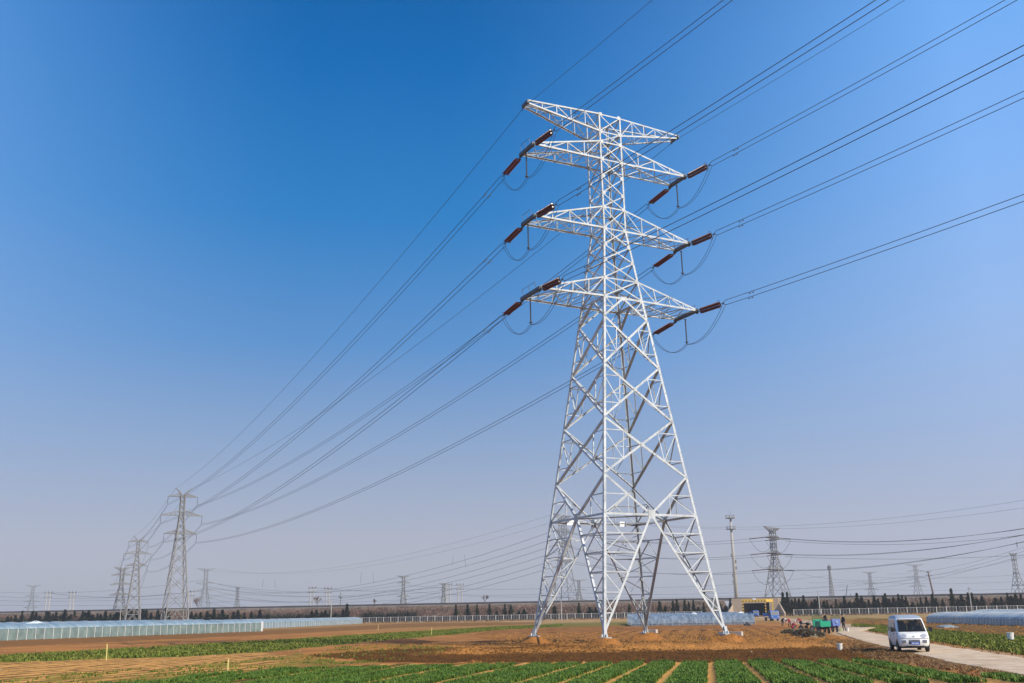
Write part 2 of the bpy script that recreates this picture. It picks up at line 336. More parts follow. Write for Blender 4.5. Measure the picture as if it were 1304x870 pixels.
TONES = dict(base=(.33, .136, .034), dark=(.076, .031, .006), orange=(.50, .215, .048), pale=(.62, .315, .085), weed=(.23, .155, .022),
             green=(.085, .120, .012), brown=(.115, .052, .013), tan=(.42, .26, .11), dull=(.29, .18, .055), strip=(.21, .095, .022), track=(.50, .26, .07))
def tones(x, y):
    j = (fbm(x*.5, y*.5, 40)-.5); j2 = (fbm(x*.5, y*.5, 44)-.5)
    k = np.clip(y/60, .6, 4); X, Y = x+j*1.6*k, y+j2*2.2*k
    C = np.zeros((len(x), 3)); C[:] = TONES['base']
    n = fbm(x*.22, y*.22, 50)[:, None]; n3 = fbm(x*1.3, y*1.3, 52)[:, None]
    C = C*(1-sst(.45, .62, n)*.5)+np.array(TONES['orange'])*sst(.45, .62, n)*.5
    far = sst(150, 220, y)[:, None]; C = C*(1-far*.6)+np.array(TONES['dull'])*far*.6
    def put(P, t, a=1.0, nz=None):
        m = inpoly(X, Y, P)[:, None].astype(float)*a
        if nz is not None: m = m*nz
        nonlocal C; C = C*(1-m)+np.array(TONES[t])*m
    put(Z_TANL, 'tan', .7); put(Z_STRIP1, 'strip', .9); put(Z_WEED, 'weed', 1, sst(.40, .62, fbm(x*.7, y*.4, 60))[:, None])
    put(Z_FURL, 'pale', .8); put(Z_RFUR, 'base', .9)
    u2 = rowu2(x, y); lf = inpoly(X, Y, Z_FURL)[:, None]*sst(.50, .74, .5-.5*np.cos(2*math.pi*u2/1.5)+.5*(fbm(x*.5, y*.5, 63)-.5))[:, None]*.9  # tone darkening painted along the bottoms of the left furrows
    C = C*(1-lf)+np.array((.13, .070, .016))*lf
    put(Z_WEED, 'weed', .8, sst(.50, .62, fbm(x*.5, y*.25, 61))[:, None])
    u = rowu(x, y); rf = inpoly(X, Y, Z_RFUR)[:, None]*sst(.3, .8, .5-.5*np.cos(2*math.pi*u/1.7)+.4*(fbm(x*.8, y*.8, 64)-.5))[:, None]*.75  # same painted darkening in the bottoms of the right furrows
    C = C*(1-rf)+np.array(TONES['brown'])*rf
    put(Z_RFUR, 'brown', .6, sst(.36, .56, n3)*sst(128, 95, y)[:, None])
    put(Z_GREEN, 'green', .85); put(Z_FGREEN, 'green', .6); put(Z_FG2, 'green', .5, sst(.4, .6, n)); put(Z_RGREEN, 'green', .8); put(Z_RBROWN, 'brown', .9)
    put(Z_RBROWN, 'weed', .6, sst(.50, .64, n3)); put(Z_DARK, 'dark', .95)
    # dark damp patches and thin trench marks left of the tower
    for P in (GP((470, 815), (520, 813), (560, 817), (540, 820), (480, 819)), GP((600, 817), (670, 813), (760, 815), (760, 819), (700, 822), (600, 822)), GP((880, 812), (960, 812), (900, 816))):
        put(P, 'dark', .8)
    sh = ((np.exp(-((y-66.8)/2.3)**2))*sst(-8, -4, x)*sst(30, 24, x))[:, None]*.8; C = C*(1-sh)+np.array(TONES['orange'])*sh
    for k_, p in FEET.items():
        m = sst(2.2, 1.2, np.hypot(x-p.x, y-p.y))[:, None]; C = C*(1-m)+np.array(TONES['base'])*m
    fm = inpoly(x, y, FIELD)[:, None]; ph = (np.abs(((u/1.5+.5) % 1)-.5)*1.5)[:, None]
    tw = sst(0, .12, ph-thalf(u)[:, None]*.85); C = np.where(fm, np.array(TONES['weed'])*.5*tw+np.array(TONES['track'])*(1-tw), C)
    # road verges and the dirt path to the underpass
    xl, xr = interp_poly(ROAD_L, y), interp_poly(ROAD_R, y); xc = (xl+xr)/2; d = np.abs(x-xc)-(xr-xl)/2
    m = (sst(1.4, .2, d+.8*(fbm(x*1.2, y*1.2, 70)-.5))*sst(150, 120, y))[:, None]; C = C*(1-m)+np.array((.44, .29, .165))*m
    px_ = interp_poly(PATH, y); m = (sst(4.5, 2.5, np.abs(x-px_)+2*(fbm(x*.4, y*.2, 71)-.5))*sst(118, 128, y)*sst(360, 352, y))[:, None]; C = C*(1-m)+np.array((.42, .30, .19))*m
    return C*(.72+.56*fbm(x*2.7, y*2.7, 80)[:, None])

def sheet(name, xs, ys, dz=0.0):
    gx, gy = np.meshgrid(xs, ys); x, y = gx.ravel(), gy.ravel()
    z = relief(x, y)+dz; V = np.stack([x, y, z], 1)
    nx, ny = len(xs), len(ys); i = (np.arange(ny-1)[:, None]*nx+np.arange(nx-1)[None]).ravel()
    Fc = np.stack([i, i+1, i+1+nx, i+nx], 1)
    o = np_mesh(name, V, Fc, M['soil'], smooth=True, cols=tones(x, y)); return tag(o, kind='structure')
def geo(a, b, d0, g):
    r = [a]; d = d0
    while r[-1] < b: r.append(r[-1]+d); d *= g
    r[-1] = b; return np.array(r)
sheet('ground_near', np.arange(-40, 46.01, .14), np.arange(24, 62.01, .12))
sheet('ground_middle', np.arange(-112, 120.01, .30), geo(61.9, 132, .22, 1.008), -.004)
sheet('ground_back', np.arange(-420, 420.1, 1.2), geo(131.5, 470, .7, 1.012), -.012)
sheet('ground_around', np.concatenate([np.arange(-420, -60, 6.), np.arange(-60, 60.1, 1.5), np.arange(66, 421, 6.)]), np.arange(-150, 134.1, 1.5), -.42)
# the plain beyond
b = MB(); n = 64
b.add([(0, 700, -.62)]+[(2600*math.cos(2*math.pi*i/n), 700+2600*math.sin(2*math.pi*i/n), -.62) for i in range(n)], [(0, i+1, (i+1) % n+1) for i in range(n)])
M['plain'] = mat('plain_soil', (.24, .165, .09), .95, var=.25, scale=.02, col2=(.17, .14, .06), spec=.1)
tag(b.build('plain', M['plain']), kind='structure')
# the road: a slab 12 cm thick over the raised bed
b = MB(); ys = np.arange(6, 126.1, 1.0); rr = random.Random(5)
P = []
for y in ys:
    xl, xr = float(interp_poly(ROAD_L, y)), float(interp_poly(ROAD_R, y)); jl, jr = rr.uniform(-.10, .10), rr.uniform(-.10, .10)
    P.append(((xl+jl, y), (xr+jr, y)))
vs = []; 
for (l, r_) in P:
    for k, zz in ((0, -.12), (0, .025), (1, .045), (2, .045), (3, .025), (3, -.12)):
        t = (0, .12, .88, 1)[k]; vs.append((l[0]+(r_[0]-l[0])*t, l[1], zz+.012*math.sin(l[1]*.9)))
fs = [(i*6+j, i*6+j+1, (i+1)*6+j+1, (i+1)*6+j) for i in range(len(P)-1) for j in range(5)]
b.add(vs, fs); tag(b.build('road', M['road'], smooth=False), kind='structure')

# ------------------------------------------------------------------ crops, weeds, clods (nobody could count them)
def scatter(n, poly=None, box=None, fn=None):
    P = np.array(poly) if poly is not None else None
    x0, y0, x1, y1 = box if box else (P[:, 0].min(), P[:, 1].min(), P[:, 0].max(), P[:, 1].max())
    x = rng.uniform(x0, x1, n); y = rng.uniform(y0, y1, n)
    m = np.ones(n, bool)
    if poly is not None: m &= inpoly(x, y, poly)
    if fn is not None: m &= fn(x, y)
    return x[m], y[m]
def blades(name, x, y, h, w, nb, mats, lean=.5, label=None, cat=None, seg=1, z=None):
    n = len(x); z0 = relief(x, y) if z is None else z
    x, y, z0 = np.repeat(x, nb), np.repeat(y, nb), np.repeat(z0, nb); N = len(x)
    an = rng.uniform(0, 2*math.pi, N); hh = h*rng.uniform(.5, 1.15, N); ln = rng.uniform(.1, lean, N)*hh; ww = w*rng.uniform(.6, 1.3, N)
    bx, by = x+rng.normal(0, h*.20, N), y+rng.normal(0, h*.20, N)
    dx, dy = np.cos(an), np.sin(an); px_, py_ = -dy*ww/2, dx*ww/2
    A = np.stack([bx-px_, by-py_, z0-.02], 1); B = np.stack([bx+px_, by+py_, z0-.02], 1)
    Cc = np.stack([bx+dx*ln*.5+px_*.9, by+dy*ln*.5+py_*.9, z0+hh*.62], 1); D = np.stack([bx+dx*ln*.5-px_*.9, by+dy*ln*.5-py_*.9, z0+hh*.62], 1)
    T = np.stack([bx+dx*ln*1.3, by+dy*ln*1.3, z0+hh], 1)
    V = np.stack([A, B, Cc, D, T], 1).reshape(-1, 3); i = np.arange(N)*5
    Fc = np.concatenate([np.stack([i, i+1, i+2], 1), np.stack([i, i+2, i+3], 1), np.stack([i+3, i+2, i+4], 1)])
    o = np_mesh(name, V, Fc, mats); return tag(o, label, cat, kind='stuff')
def crop_ok(x, y):
    u = rowu(x, y); ph = np.abs(((u/1.5+.5) % 1)-.5)*1.5
    odd = np.floor(u/1.5+.5) % 2 == 1; th = thalf(u)
    th = np.where(odd & (u < -6), .05, th)              # to the left every second track has closed up
    sub = np.abs(((ph-.28)/.235) % 1-.5)            # drilled rows inside each bed
    patch = fbm(x*.45, y*.45, 91)
    return (ph > th) & (sub > .17) & (patch > .27)
x, y = scatter(150000, FIELD, box=(-24, 28, 20, 51), fn=crop_ok)
blades('vegetable_crop', x, y, .135, .034, 5, [M['leaf']], .8, 'dense dark green crop in rows with bare earth tracks across the foreground', 'crop')
x, y = scatter(52000, Z_GREEN); blades('young_crop_strip', x, y, .17, .10, 3, [M['leaf2']], .9, 'long narrow strip of short green crop across the orange soil on the left', 'crop')
x, y = scatter(60000, Z_RGREEN, fn=lambda x, y: x < 72); m = x > interp_poly(ROAD_R, y)+.9; x, y = x[m], y[m]
blades('roadside_crop', x, y, .19, .09, 3, [M['leaf2']], .9, 'strip of green crop on the far side of the pale road', 'crop')
x, y = scatter(9000, Z_WEED, fn=lambda x, y: fbm(x*.7, y*.4, 60) > .5); blades('weeds', x, y, .10, .05, 3, [M['leaf2'], M['straw']], .9, 'thin yellowish weeds on the worked soil left of the tower', 'weeds')
def bank_ok(x, y):
    xl = interp_poly(ROAD_L, y); return (x < xl-.05) & (x > xl-3.0) & (fbm(x*1.3, y*1.3, 95) > .40)
x, y = scatter(42000, box=(12, 26, 30, 78), fn=lambda x, y: bank_ok(x, y) & ~inpoly(x, y, FIELD))
blades('dry_weeds', x, y, .10, .022, 5, [M['straw']], 1.8, 'dry brown straw and weeds on the bank between crop and road', 'weeds')
x, y = scatter(16000, box=(20, 34, 60, 105), fn=lambda x, y: (x > interp_poly(ROAD_R, y)+.1) & (x < interp_poly(ROAD_R, y)+1.3) & (fbm(x*.9, y*.9, 97) > .45))
blades('verge_straw', x, y, .12, .04, 3, [M['straw']], 1.4, 'pale dry straw along the far edge of the road', 'weeds')
def clods(name, x, y, s, m, label):
    n = len(x); z = relief(x, y); a = rng.uniform(0, 2*math.pi, (n, 4)); r = s*rng.uniform(.4, 1.3, (n, 1))
    V = np.zeros((n, 5, 3)); 
    for k in range(4):
        t = a[:, k]*.35+k*math.pi/2; V[:, k, 0] = x+r[:, 0]*np.cos(t); V[:, k, 1] = y+r[:, 0]*np.sin(t); V[:, k, 2] = z-.02
    V[:, 4, 0] = x+rng.normal(0, s*.3, n); V[:, 4, 1] = y+rng.normal(0, s*.3, n); V[:, 4, 2] = z+r[:, 0]*rng.uniform(.5, 1., n)
    i = np.arange(n)*5; Fc = np.concatenate([np.stack([i+k, i+(k+1) % 4, i+4], 1) for k in range(4)])
    return tag(np_mesh(name, V.reshape(-1, 3), Fc, m), label, 'soil', kind='stuff')
x, y = scatter(26000, Z_DARK); clods('damp_soil_clods', x, y, .075, M['clod_dark'], 'dark damp clods of turned earth between the crop and the tower')
x, y = scatter(26000, Z_RFUR, fn=lambda x, y: y < 125); clods('soil_clods', x, y, .10, M['clod'], 'loose brown clods on the furrowed soil around the tower feet')
x, y = scatter(24000, box=(-14, 62, 32, 92), fn=lambda x, y: ~inpoly(x, y, Z_DARK)); clods('spoil_clods', x, y, .07, M['clod'], 'small orange clods on the low spoil heap before the tower')
x, y = scatter(9000, Z_RBROWN, fn=lambda x, y: x < 70); clods('field_clods', x, y, .12, M['clod'], 'brown clods on the bare field beyond the roadside crop')
x, y = scatter(600, box=(-55, 52, 60, 140)); M['pebble'] = mat('pale_stone', (.50, .44, .34), .9); clods('pale_stones', x, y, .055, M['pebble'], 'small pale stones scattered over the bare soil')

# ------------------------------------------------------------------ the big tension tower
ZB = .65
def hw(z):
    if z > 34.782: return 1.122
    if z > 28.203: return 1.122+(1.9205-1.122)*(34.782-z)/(34.782-28.203)
    return 1.9205+(5.5-1.9205)*(28.203-z)/(28.203-ZB)
CN = [(-1, -1), (1, -1), (1, 1), (-1, 1)]
def cp(i, z, w=None): w = hw(z) if w is None else w; return Vector((CN[i % 4][0]*w, CN[i % 4][1]*w, z))
FN = [Vector((0, -1, 0)), Vector((1, 0, 0)), Vector((0, 1, 0)), Vector((-1, 0, 0))]
LEFT, RIGHT = 'left', 'right'
tower = empty('transmission_tower', (TX, TY, 0), TYAW, 'tall bright galvanised lattice tower with four crossarm levels, largest in view, on orange soil', 'pylon')
S = M['steel']
for i in range(4):
    b = MB(); inw = Vector((-CN[i][0], -CN[i][1], 0)); n = FN[i]
    a1 = FN[i] if i in (0, 2) else FN[i-1]
    fa = Vector((0, CN[i][1], 0)); ia = Vector((-CN[i][0], 0, 0))
    for za, zb, w in ((ZB, 9.74, .215), (9.74, 28.203, .20), (28.203, 34.782, .17), (34.782, 45.9, .145)):
        b.angle(cp(i, za), cp(i, zb), w, fa, ia, t=.03)
    lg = b.build('leg', S, tower)
    b = MB(); p = cp(i, ZB)                                    # foot: base plate with gussets on a concrete stub
    b.box((p.x, p.y, ZB-.03), (.75, .75, .06)); d = (cp(i, 3)-p).normalized()
    for t in (0, 1): b.bar(p+Vector((.26*(1-t)*-1, .26*t*-1, 0)), p+Vector((.26*(1-t), .26*t, 0))+d*.0, .03, .42)
    b.bar(p, p+d*.55, .25, .25)
    b.build('base_plate', S, lg)
    b = MB(); b.lathe([(.42, -.5), (.42, ZB-.07), (.38, ZB-.062)], (p.x, p.y, 0), 14); b.build('footing', M['concrete'], tower)
    if i in (0, 3, 1):
        b = MB(); z = 4.0; k = 0
        while z < 44:
            q = cp(i, z); s = 1 if k % 2 else -1
            dd = Vector((CN[i][0]*.17, 0, 0)) if s > 0 else Vector((0, CN[i][1]*.17, 0)); b.bar(q, q+dd, .018, .018); z += .42; k += 1
        tag(b.build('step_bolts', S, lg), kind='stuff')
UP = [45.8, 44.1, 43.09, 41.382, 39.77, 38.11, 36.78, 34.782, 33.19, 31.68, 29.96, 28.203]
KN = [26.37, 22.09, 17.5, 12.84, 9.74]
def gusset(b, p, n, s=.42):
    a = Vector((-n.y, n.x, 0)); b.bar(p-a*s/2-n*.0, p+a*s/2, .025, s*.8)
for i in range(4):
    n = FN[i]; j = i+1; mid_in = -n
    b = MB()
    for za, zb in zip(UP[:-1], UP[1:]):
        w = .085 if za > 35 else .10
        b.angle(cp(i, za), cp(j, zb), w, n, t=.02); b.angle(cp(j, za)-n*.03, cp(i, zb)-n*.03, w, n, t=.02)
    for z in (45.8, 44.1, 43.09, 41.382, 36.78, 34.782, 29.96):
        b.angle(cp(i, z), cp(j, z), .11, n, t=.02)
    for z in UP:
        for c in (i, j):
            p = cp(c, z)+n*.012; t = (cp(j, z)-cp(i, z)).normalized()*(1 if c == i else -1); b.bar(p+t*.02, p+t*.30, .02, .34)
    b.build('upper_lattice', S, tower)
    b = MB()
    for z in (28.203,): b.angle(cp(i, z), cp(j, z), .16, n, t=.025)
    mid = (cp(i, 28.203)+cp(j, 28.203))/2
    W = .17
    for c in (i, j): b.angle(mid, cp(c, KN[0]), W, n, t=.025)
    for k in range(3):
        za, zb = KN[k], KN[k+1]; P, Q, Rr, Sx = cp(i, za), cp(j, za), cp(i, zb), cp(j, zb)
        b.angle(P, Sx, W, n, t=.025); b.angle(Q-n*.05, Rr-n*.05, W, n, t=.025)
        wa, wb = hw(za), hw(zb); t = wa/(wa+wb); X = P+(Sx-P)*t
        for c, top, bot in ((i, P, Rr), (j, Q, Sx)):
            U = (top+X)/2; Lo = (bot+X)/2
            P1 = top+(bot-top)*((top.z-U.z)/(top.z-bot.z)); P2 = top+(bot-top)*((top.z-Lo.z)/(top.z-bot.z))
            for a_, c_ in ((U, P1), (U, Lo), (P1, Lo), (P2, Lo)): b.angle(a_-n*.02, c_-n*.02, .075, n, t=.016)
        gz = MB
        b.bar(X+n*.012-Vector((0, 0, .16)), X+n*.012+Vector((0, 0, .16)), .30, .02, up=n)
    # V panel down to the horizontal frame
    mf = (cp(i, KN[4])+cp(j, KN[4]))/2
    for c in (i, j):
        tp = cp(c, KN[3]); b.angle(tp, mf, W, n, t=.025); D = (tp+mf)/2; Lp = cp(c, D.z); bt = cp(c, KN[4])
        b.angle(Lp, D, .08, n, t=.018); b.angle(D, bt, .08, n, t=.018); b.angle(D, D+(Vector((D.x, D.y, KN[4]))-D), .065, n, t=.016)
        tp2 = cp(c, 28.203); kk = (mid+cp(c, KN[0]))/2; b.angle(kk, cp(c, kk.z), .07, n, t=.016); b.angle(kk, tp2, .07, n, t=.016)
    b.bar(mid+n*.015-Vector((0, 0, .22)), mid+n*.015+Vector((0, 0, .12)), .60, .02, up=n)
    b.build('body_lattice', S, tower)
    b = MB(); b.angle(cp(i, KN[4]), cp(j, KN[4]), .17, n, t=.025)
    b.bar(mf+n*.015-Vector((0, 0, .33)), mf+n*.015+Vector((0, 0, .33)), .62, .025, up=n)
    nm = (cp(j, KN[4])+cp(j+1, KN[4]))/2
    b.angle(mf-Vector((0, 0, .05)), nm-Vector((0, 0, .05)), .10, (0, 0, 1), t=.02)
    b.build('waist_frame', S, tower)
    # the leg diagonals of this face and their bracing
    b = MB()
    for c in (i, j):
        ft = cp(c, ZB+.25); b.angle(mf, ft, .18, n, t=.028)
        nlev = 6; LV = []; DV = []
        for k in range(nlev+1):
            z = KN[4]+(ft.z-KN[4])*(k/nlev if k < nlev else .96); LV.append(cp(c, z)); DV.append(mf+(ft-mf)*((KN[4]-z)/(KN[4]-ft.z)))
        for k in range(1, nlev): b.angle(LV[k], DV[k], .085, n, t=.018)
        M1 = (LV[1]+DV[1])/2
        for a_, c_ in ((LV[0], DV[2]), (M1, LV[2]), (LV[2], DV[3]), (LV[3], DV[4]), (LV[4], DV[5]), (DV[4], LV[5])): b.angle(a_-n*.02, c_-n*.02, .075, n, t=.016)
    b.build('leg_bracing', S, tower)
b = MB()                                                        # hip bracing between the diagonals of neighbouring faces
for c in range(4):
    f1, f2 = c-1, c
    m1 = (cp(f1 % 4, KN[4])+cp(f1 % 4+1, KN[4]))/2; m2 = (cp(f2, KN[4])+cp(f2+1, KN[4]))/2; ft = cp(c, ZB+.25)
    pr = None
    for k in range(1, 6):
        t = k/6; p, q = m1+(ft-m1)*t, m2+(ft-m2)*t
        b.angle(p, q, .07, (0, 0, 1), t=.016)
        if pr: b.angle(pr[0] if k % 2 else pr[1], q if k % 2 else p, .06, (0, 0, 1), t=.014)
        pr = (p, q)
b.build('hip_bracing', S, tower)
for t in (.22, .83):                                            # two blank plates on the far waist beam
    b = MB()
    p = cp(3, KN[4])+(cp(2, KN[4])-cp(3, KN[4]))*t+FN[2]*-.14; b.box((p.x, p.y, p.z+.02), (.75, .03, .42)); b.build('blank_plate', M['sign_white'], tower)

ARMS = {1: (41.382, 7.978, 1.1855, 43.09, 1.122), 2: (34.782, 7.979, 1.0983, 36.78, 1.122), 3: (28.203, 7.925, 1.626, 29.96, 1.9205)}
def crossarm(side, z, A, e, zt, w, wt, droop_top=True):
    """a box arm that narrows to an end beam; bottom chords level, top chords falling to the tip"""
    b = MB(); n = 4; s = side
    bt = {}; tp = {}
    for f in (-1, 1):
        r0 = Vector((s*w, f*w, z)); r1 = Vector((s*A, f*e, z)); t0 = Vector((s*wt, f*wt, zt)); t1 = Vector((s*A, f*e, z+.06))
        bt[f] = [r0+(r1-r0)*k/n for k in range(n+1)]; tp[f] = [t0+(t1-t0)*k/n for k in range(n+1)]
        nn = Vector((0, f, 0))
        b.angle(r0, r1, .15, nn, t=.024); b.angle(t0, t1, .13, nn, t=.022)
        for k in range(1, n):
            b.angle(bt[f][k], tp[f][k], .075, nn, t=.016)
            b.angle(tp[f][k-1]-nn*.02, bt[f][k]-nn*.02, .07, nn, t=.016) if k % 2 else b.angle(bt[f][k-1]-nn*.02, tp[f][k]-nn*.02, .07, nn, t=.016)
        b.angle(tp[f][n-1], (bt[f][n-1]+bt[f][n])/2, .06, nn, t=.016)
    o = b.build('crossarm', S, tower)
    c = MB()
    for k in range(1, n+1):
        for D in (bt, tp):
            if k == n and D is tp: continue
            c.angle(D[-1][k], D[1][k], .065, (0, 0, 1), t=.015)
        c.angle(bt[-1][k-1], bt[1][k], .06, (0, 0, 1), t=.014); c.angle(bt[1][k-1]-Vector((0, 0, .03)), bt[-1][k]-Vector((0, 0, .03)), .06, (0, 0, 1), t=.014)
        if k < n: c.angle(tp[-1 if k % 2 else 1][k-1], tp[1 if k % 2 else -1][k], .055, (0, 0, 1), t=.014)
    c.build('arm_bracing', S, o)
    c = MB(); c.box((s*A, 0, z-.03), (.26, 2*e+.2, .30))
    for f in (-1, 1): c.box((s*(A+.0), f*(e+.05), z-.16), (.06, .34, .34))
    c.build('end_beam', M['steel_dark'], o)
    c = MB()
    for k in range(3): y = -e+(k+.5)*e*.7; c.bar((s*(A+.05), y, z+.15), (s*(A+.22), y, z+.62), .03)
    c.bar((s*(A+.22), -e*.7, z+.62), (s*(A+.22), e*.75, z+.62), .025)
    c.build('bird_guard', M['steel_dark'], o)
    return o
for l, (z, A, e, zt, w) in ARMS.items():
    for s in (-1, 1): crossarm(s, z, A, e, zt, w, hw(zt))
# the top arm carries the ground wires: level top chords, bottom chords rising to the tip
for s in (-1, 1):
    b = MB(); n = 5; z0, A0, e0 = 45.8, 7.993, .43; T_, B_ = {}, {}
    for f in (-1, 1):
        nn = Vector((0, f, 0)); t0, t1 = Vector((s*1.122, f*1.122, z0)), Vector((s*A0, f*e0, z0+.1)); r0, r1 = Vector((s*1.122, f*1.122, 44.1)), Vector((s*A0, f*e0, z0-.15))
        T_[f] = [t0+(t1-t0)*k/n for k in range(n+1)]; B_[f] = [r0+(r1-r0)*k/n for k in range(n+1)]
        b.angle(t0, t1, .13, nn, t=.022); b.angle(r0, r1, .14, nn, t=.022)
        for k in range(1, n):
            b.angle(T_[f][k], B_[f][k], .07, nn, t=.015)
            if k % 2: b.angle(B_[f][k-1]-nn*.02, T_[f][k]-nn*.02, .065, nn, t=.015)
            else: b.angle(T_[f][k-1]-nn*.02, B_[f][k]-nn*.02, .065, nn, t=.015)
    o = b.build('crossarm', S, tower); c = MB()
    for k in range(1, n+1):
        for D in (T_, B_): c.angle(D[-1][k], D[1][k], .055, (0, 0, 1), t=.014); c.angle(D[-1 if k % 2 else 1][k-1], D[1 if k % 2 else -1][k], .05, (0, 0, 1), t=.013)
    c.build('arm_bracing', S, o)
    c = MB(); c.box((s*(A0+.03), 0, z0-.05), (.16, 2*e0+.25, .32))
    for f in (-1, 1): c.box((s*A0, f*(e0+.1), z0-.25), (.05, .22, .2))
    c.build('end_beam', M['steel_dark'], o)

# ------------------------------------------------------------------ insulators, jumpers and wires of the tower
BE = Vector((math.sin(.4904), -math.cos(.4904), 0))           # the line runs on over the camera
T2P = Vector((-91.18, 273.26, 0)); T2YAW = .535
A2V = Vector((math.cos(T2YAW), math.sin(T2YAW), 0))
T2Z = {0: 37.39, 1: 35.15, 2: 30.04, 3: 25.11}; T2A = {0: 2.07, 1: 3.95, 2: 5.48, 3: 4.30}; T2IL = 2.36
LV_NAME = {1: 'top', 2: 'middle', 3: 'lowest'}; LB = {1: 'second', 2: 'third', 3: 'lowest'}; SN = {-1: 'left', 1: 'right'}
def tipw(l, s, end):
    z, A, e = (45.8, 7.993, .43) if l == 0 else ARMS[l][:3]
    return T3(s*A, end*(e+.12), z-(.18 if l else .25))
def parab(A, B, sag, n):
    return [A+(B-A)*(k/n)-Vector((0, 0, 4*sag*(k/n)*(1-k/n))) for k in range(n+1)]
def wire(name, pts, r, label, group, m=None, cat='power line', n=5):
    b = MB(); b.tube(pts, r, n); return tag(b.build(name, m or M['wire'], smooth=True), label, cat, group)
CC = .000377
def strain_string(name, p, d, label, group, L=2.5, sep=.36, r=.14, ns=17, lead=.35, sv=None):
    """two parallel strings of sheds between two yoke plates; p is where it hangs from the steel, d its direction"""
    d = Vector(d).normalized(); lat = d.cross(Vector((0, 0, 1))).normalized(); up = lat.cross(d); sv = sv or (lat*.35+up*.94).normalized()
    root = empty(name, p, 0, label, 'insulator', group)
    b = MB(); b.tube([(0, 0, 0), d*lead], .035, 6); b.bar(d*lead-sv*(sep/2+.08), d*lead+sv*(sep/2+.08), .05, .14, up=d); b.build('yoke', M['steel_dark'], root)
    b = MB(); b.bar(d*(lead+L+.2)-sv*(sep/2+.08), d*(lead+L+.2)+sv*(sep/2+.08), .05, .14, up=d); b.tube([d*(lead+L+.2), d*(lead+L+.75)], .035, 6); b.build('yoke', M['steel_dark'], root)
    for t in (-1, 1):
        o = sv*t*sep/2+d*(lead+.05); c = MB(); prof = [(.04, 0)]
        for k in range(ns):
            h = .06+k*(L/ns); prof += [(.040, h), (.045, h+.03), (r, h+.06), (r*.9, h+.085), (.045, h+.10)]
        prof += [(.04, L+.1)]; c.lathe(prof, o, 10, d); c.build('shed_string', M['porcelain'], root, smooth=False)
    e_ = d*(lead+L+.1)
    for t in (-1, 1): b = MB(); b.tube([e_+sv*t*.28+lat*.12*math.cos(a)+up*.12*math.sin(a) for a in np.linspace(0, 6.28, 9)], .018, 4, False); b.build('guard_ring', M['steel_dark'], root)
    return root, Vector(p)+d*(lead+L+.75)
SEP = .40
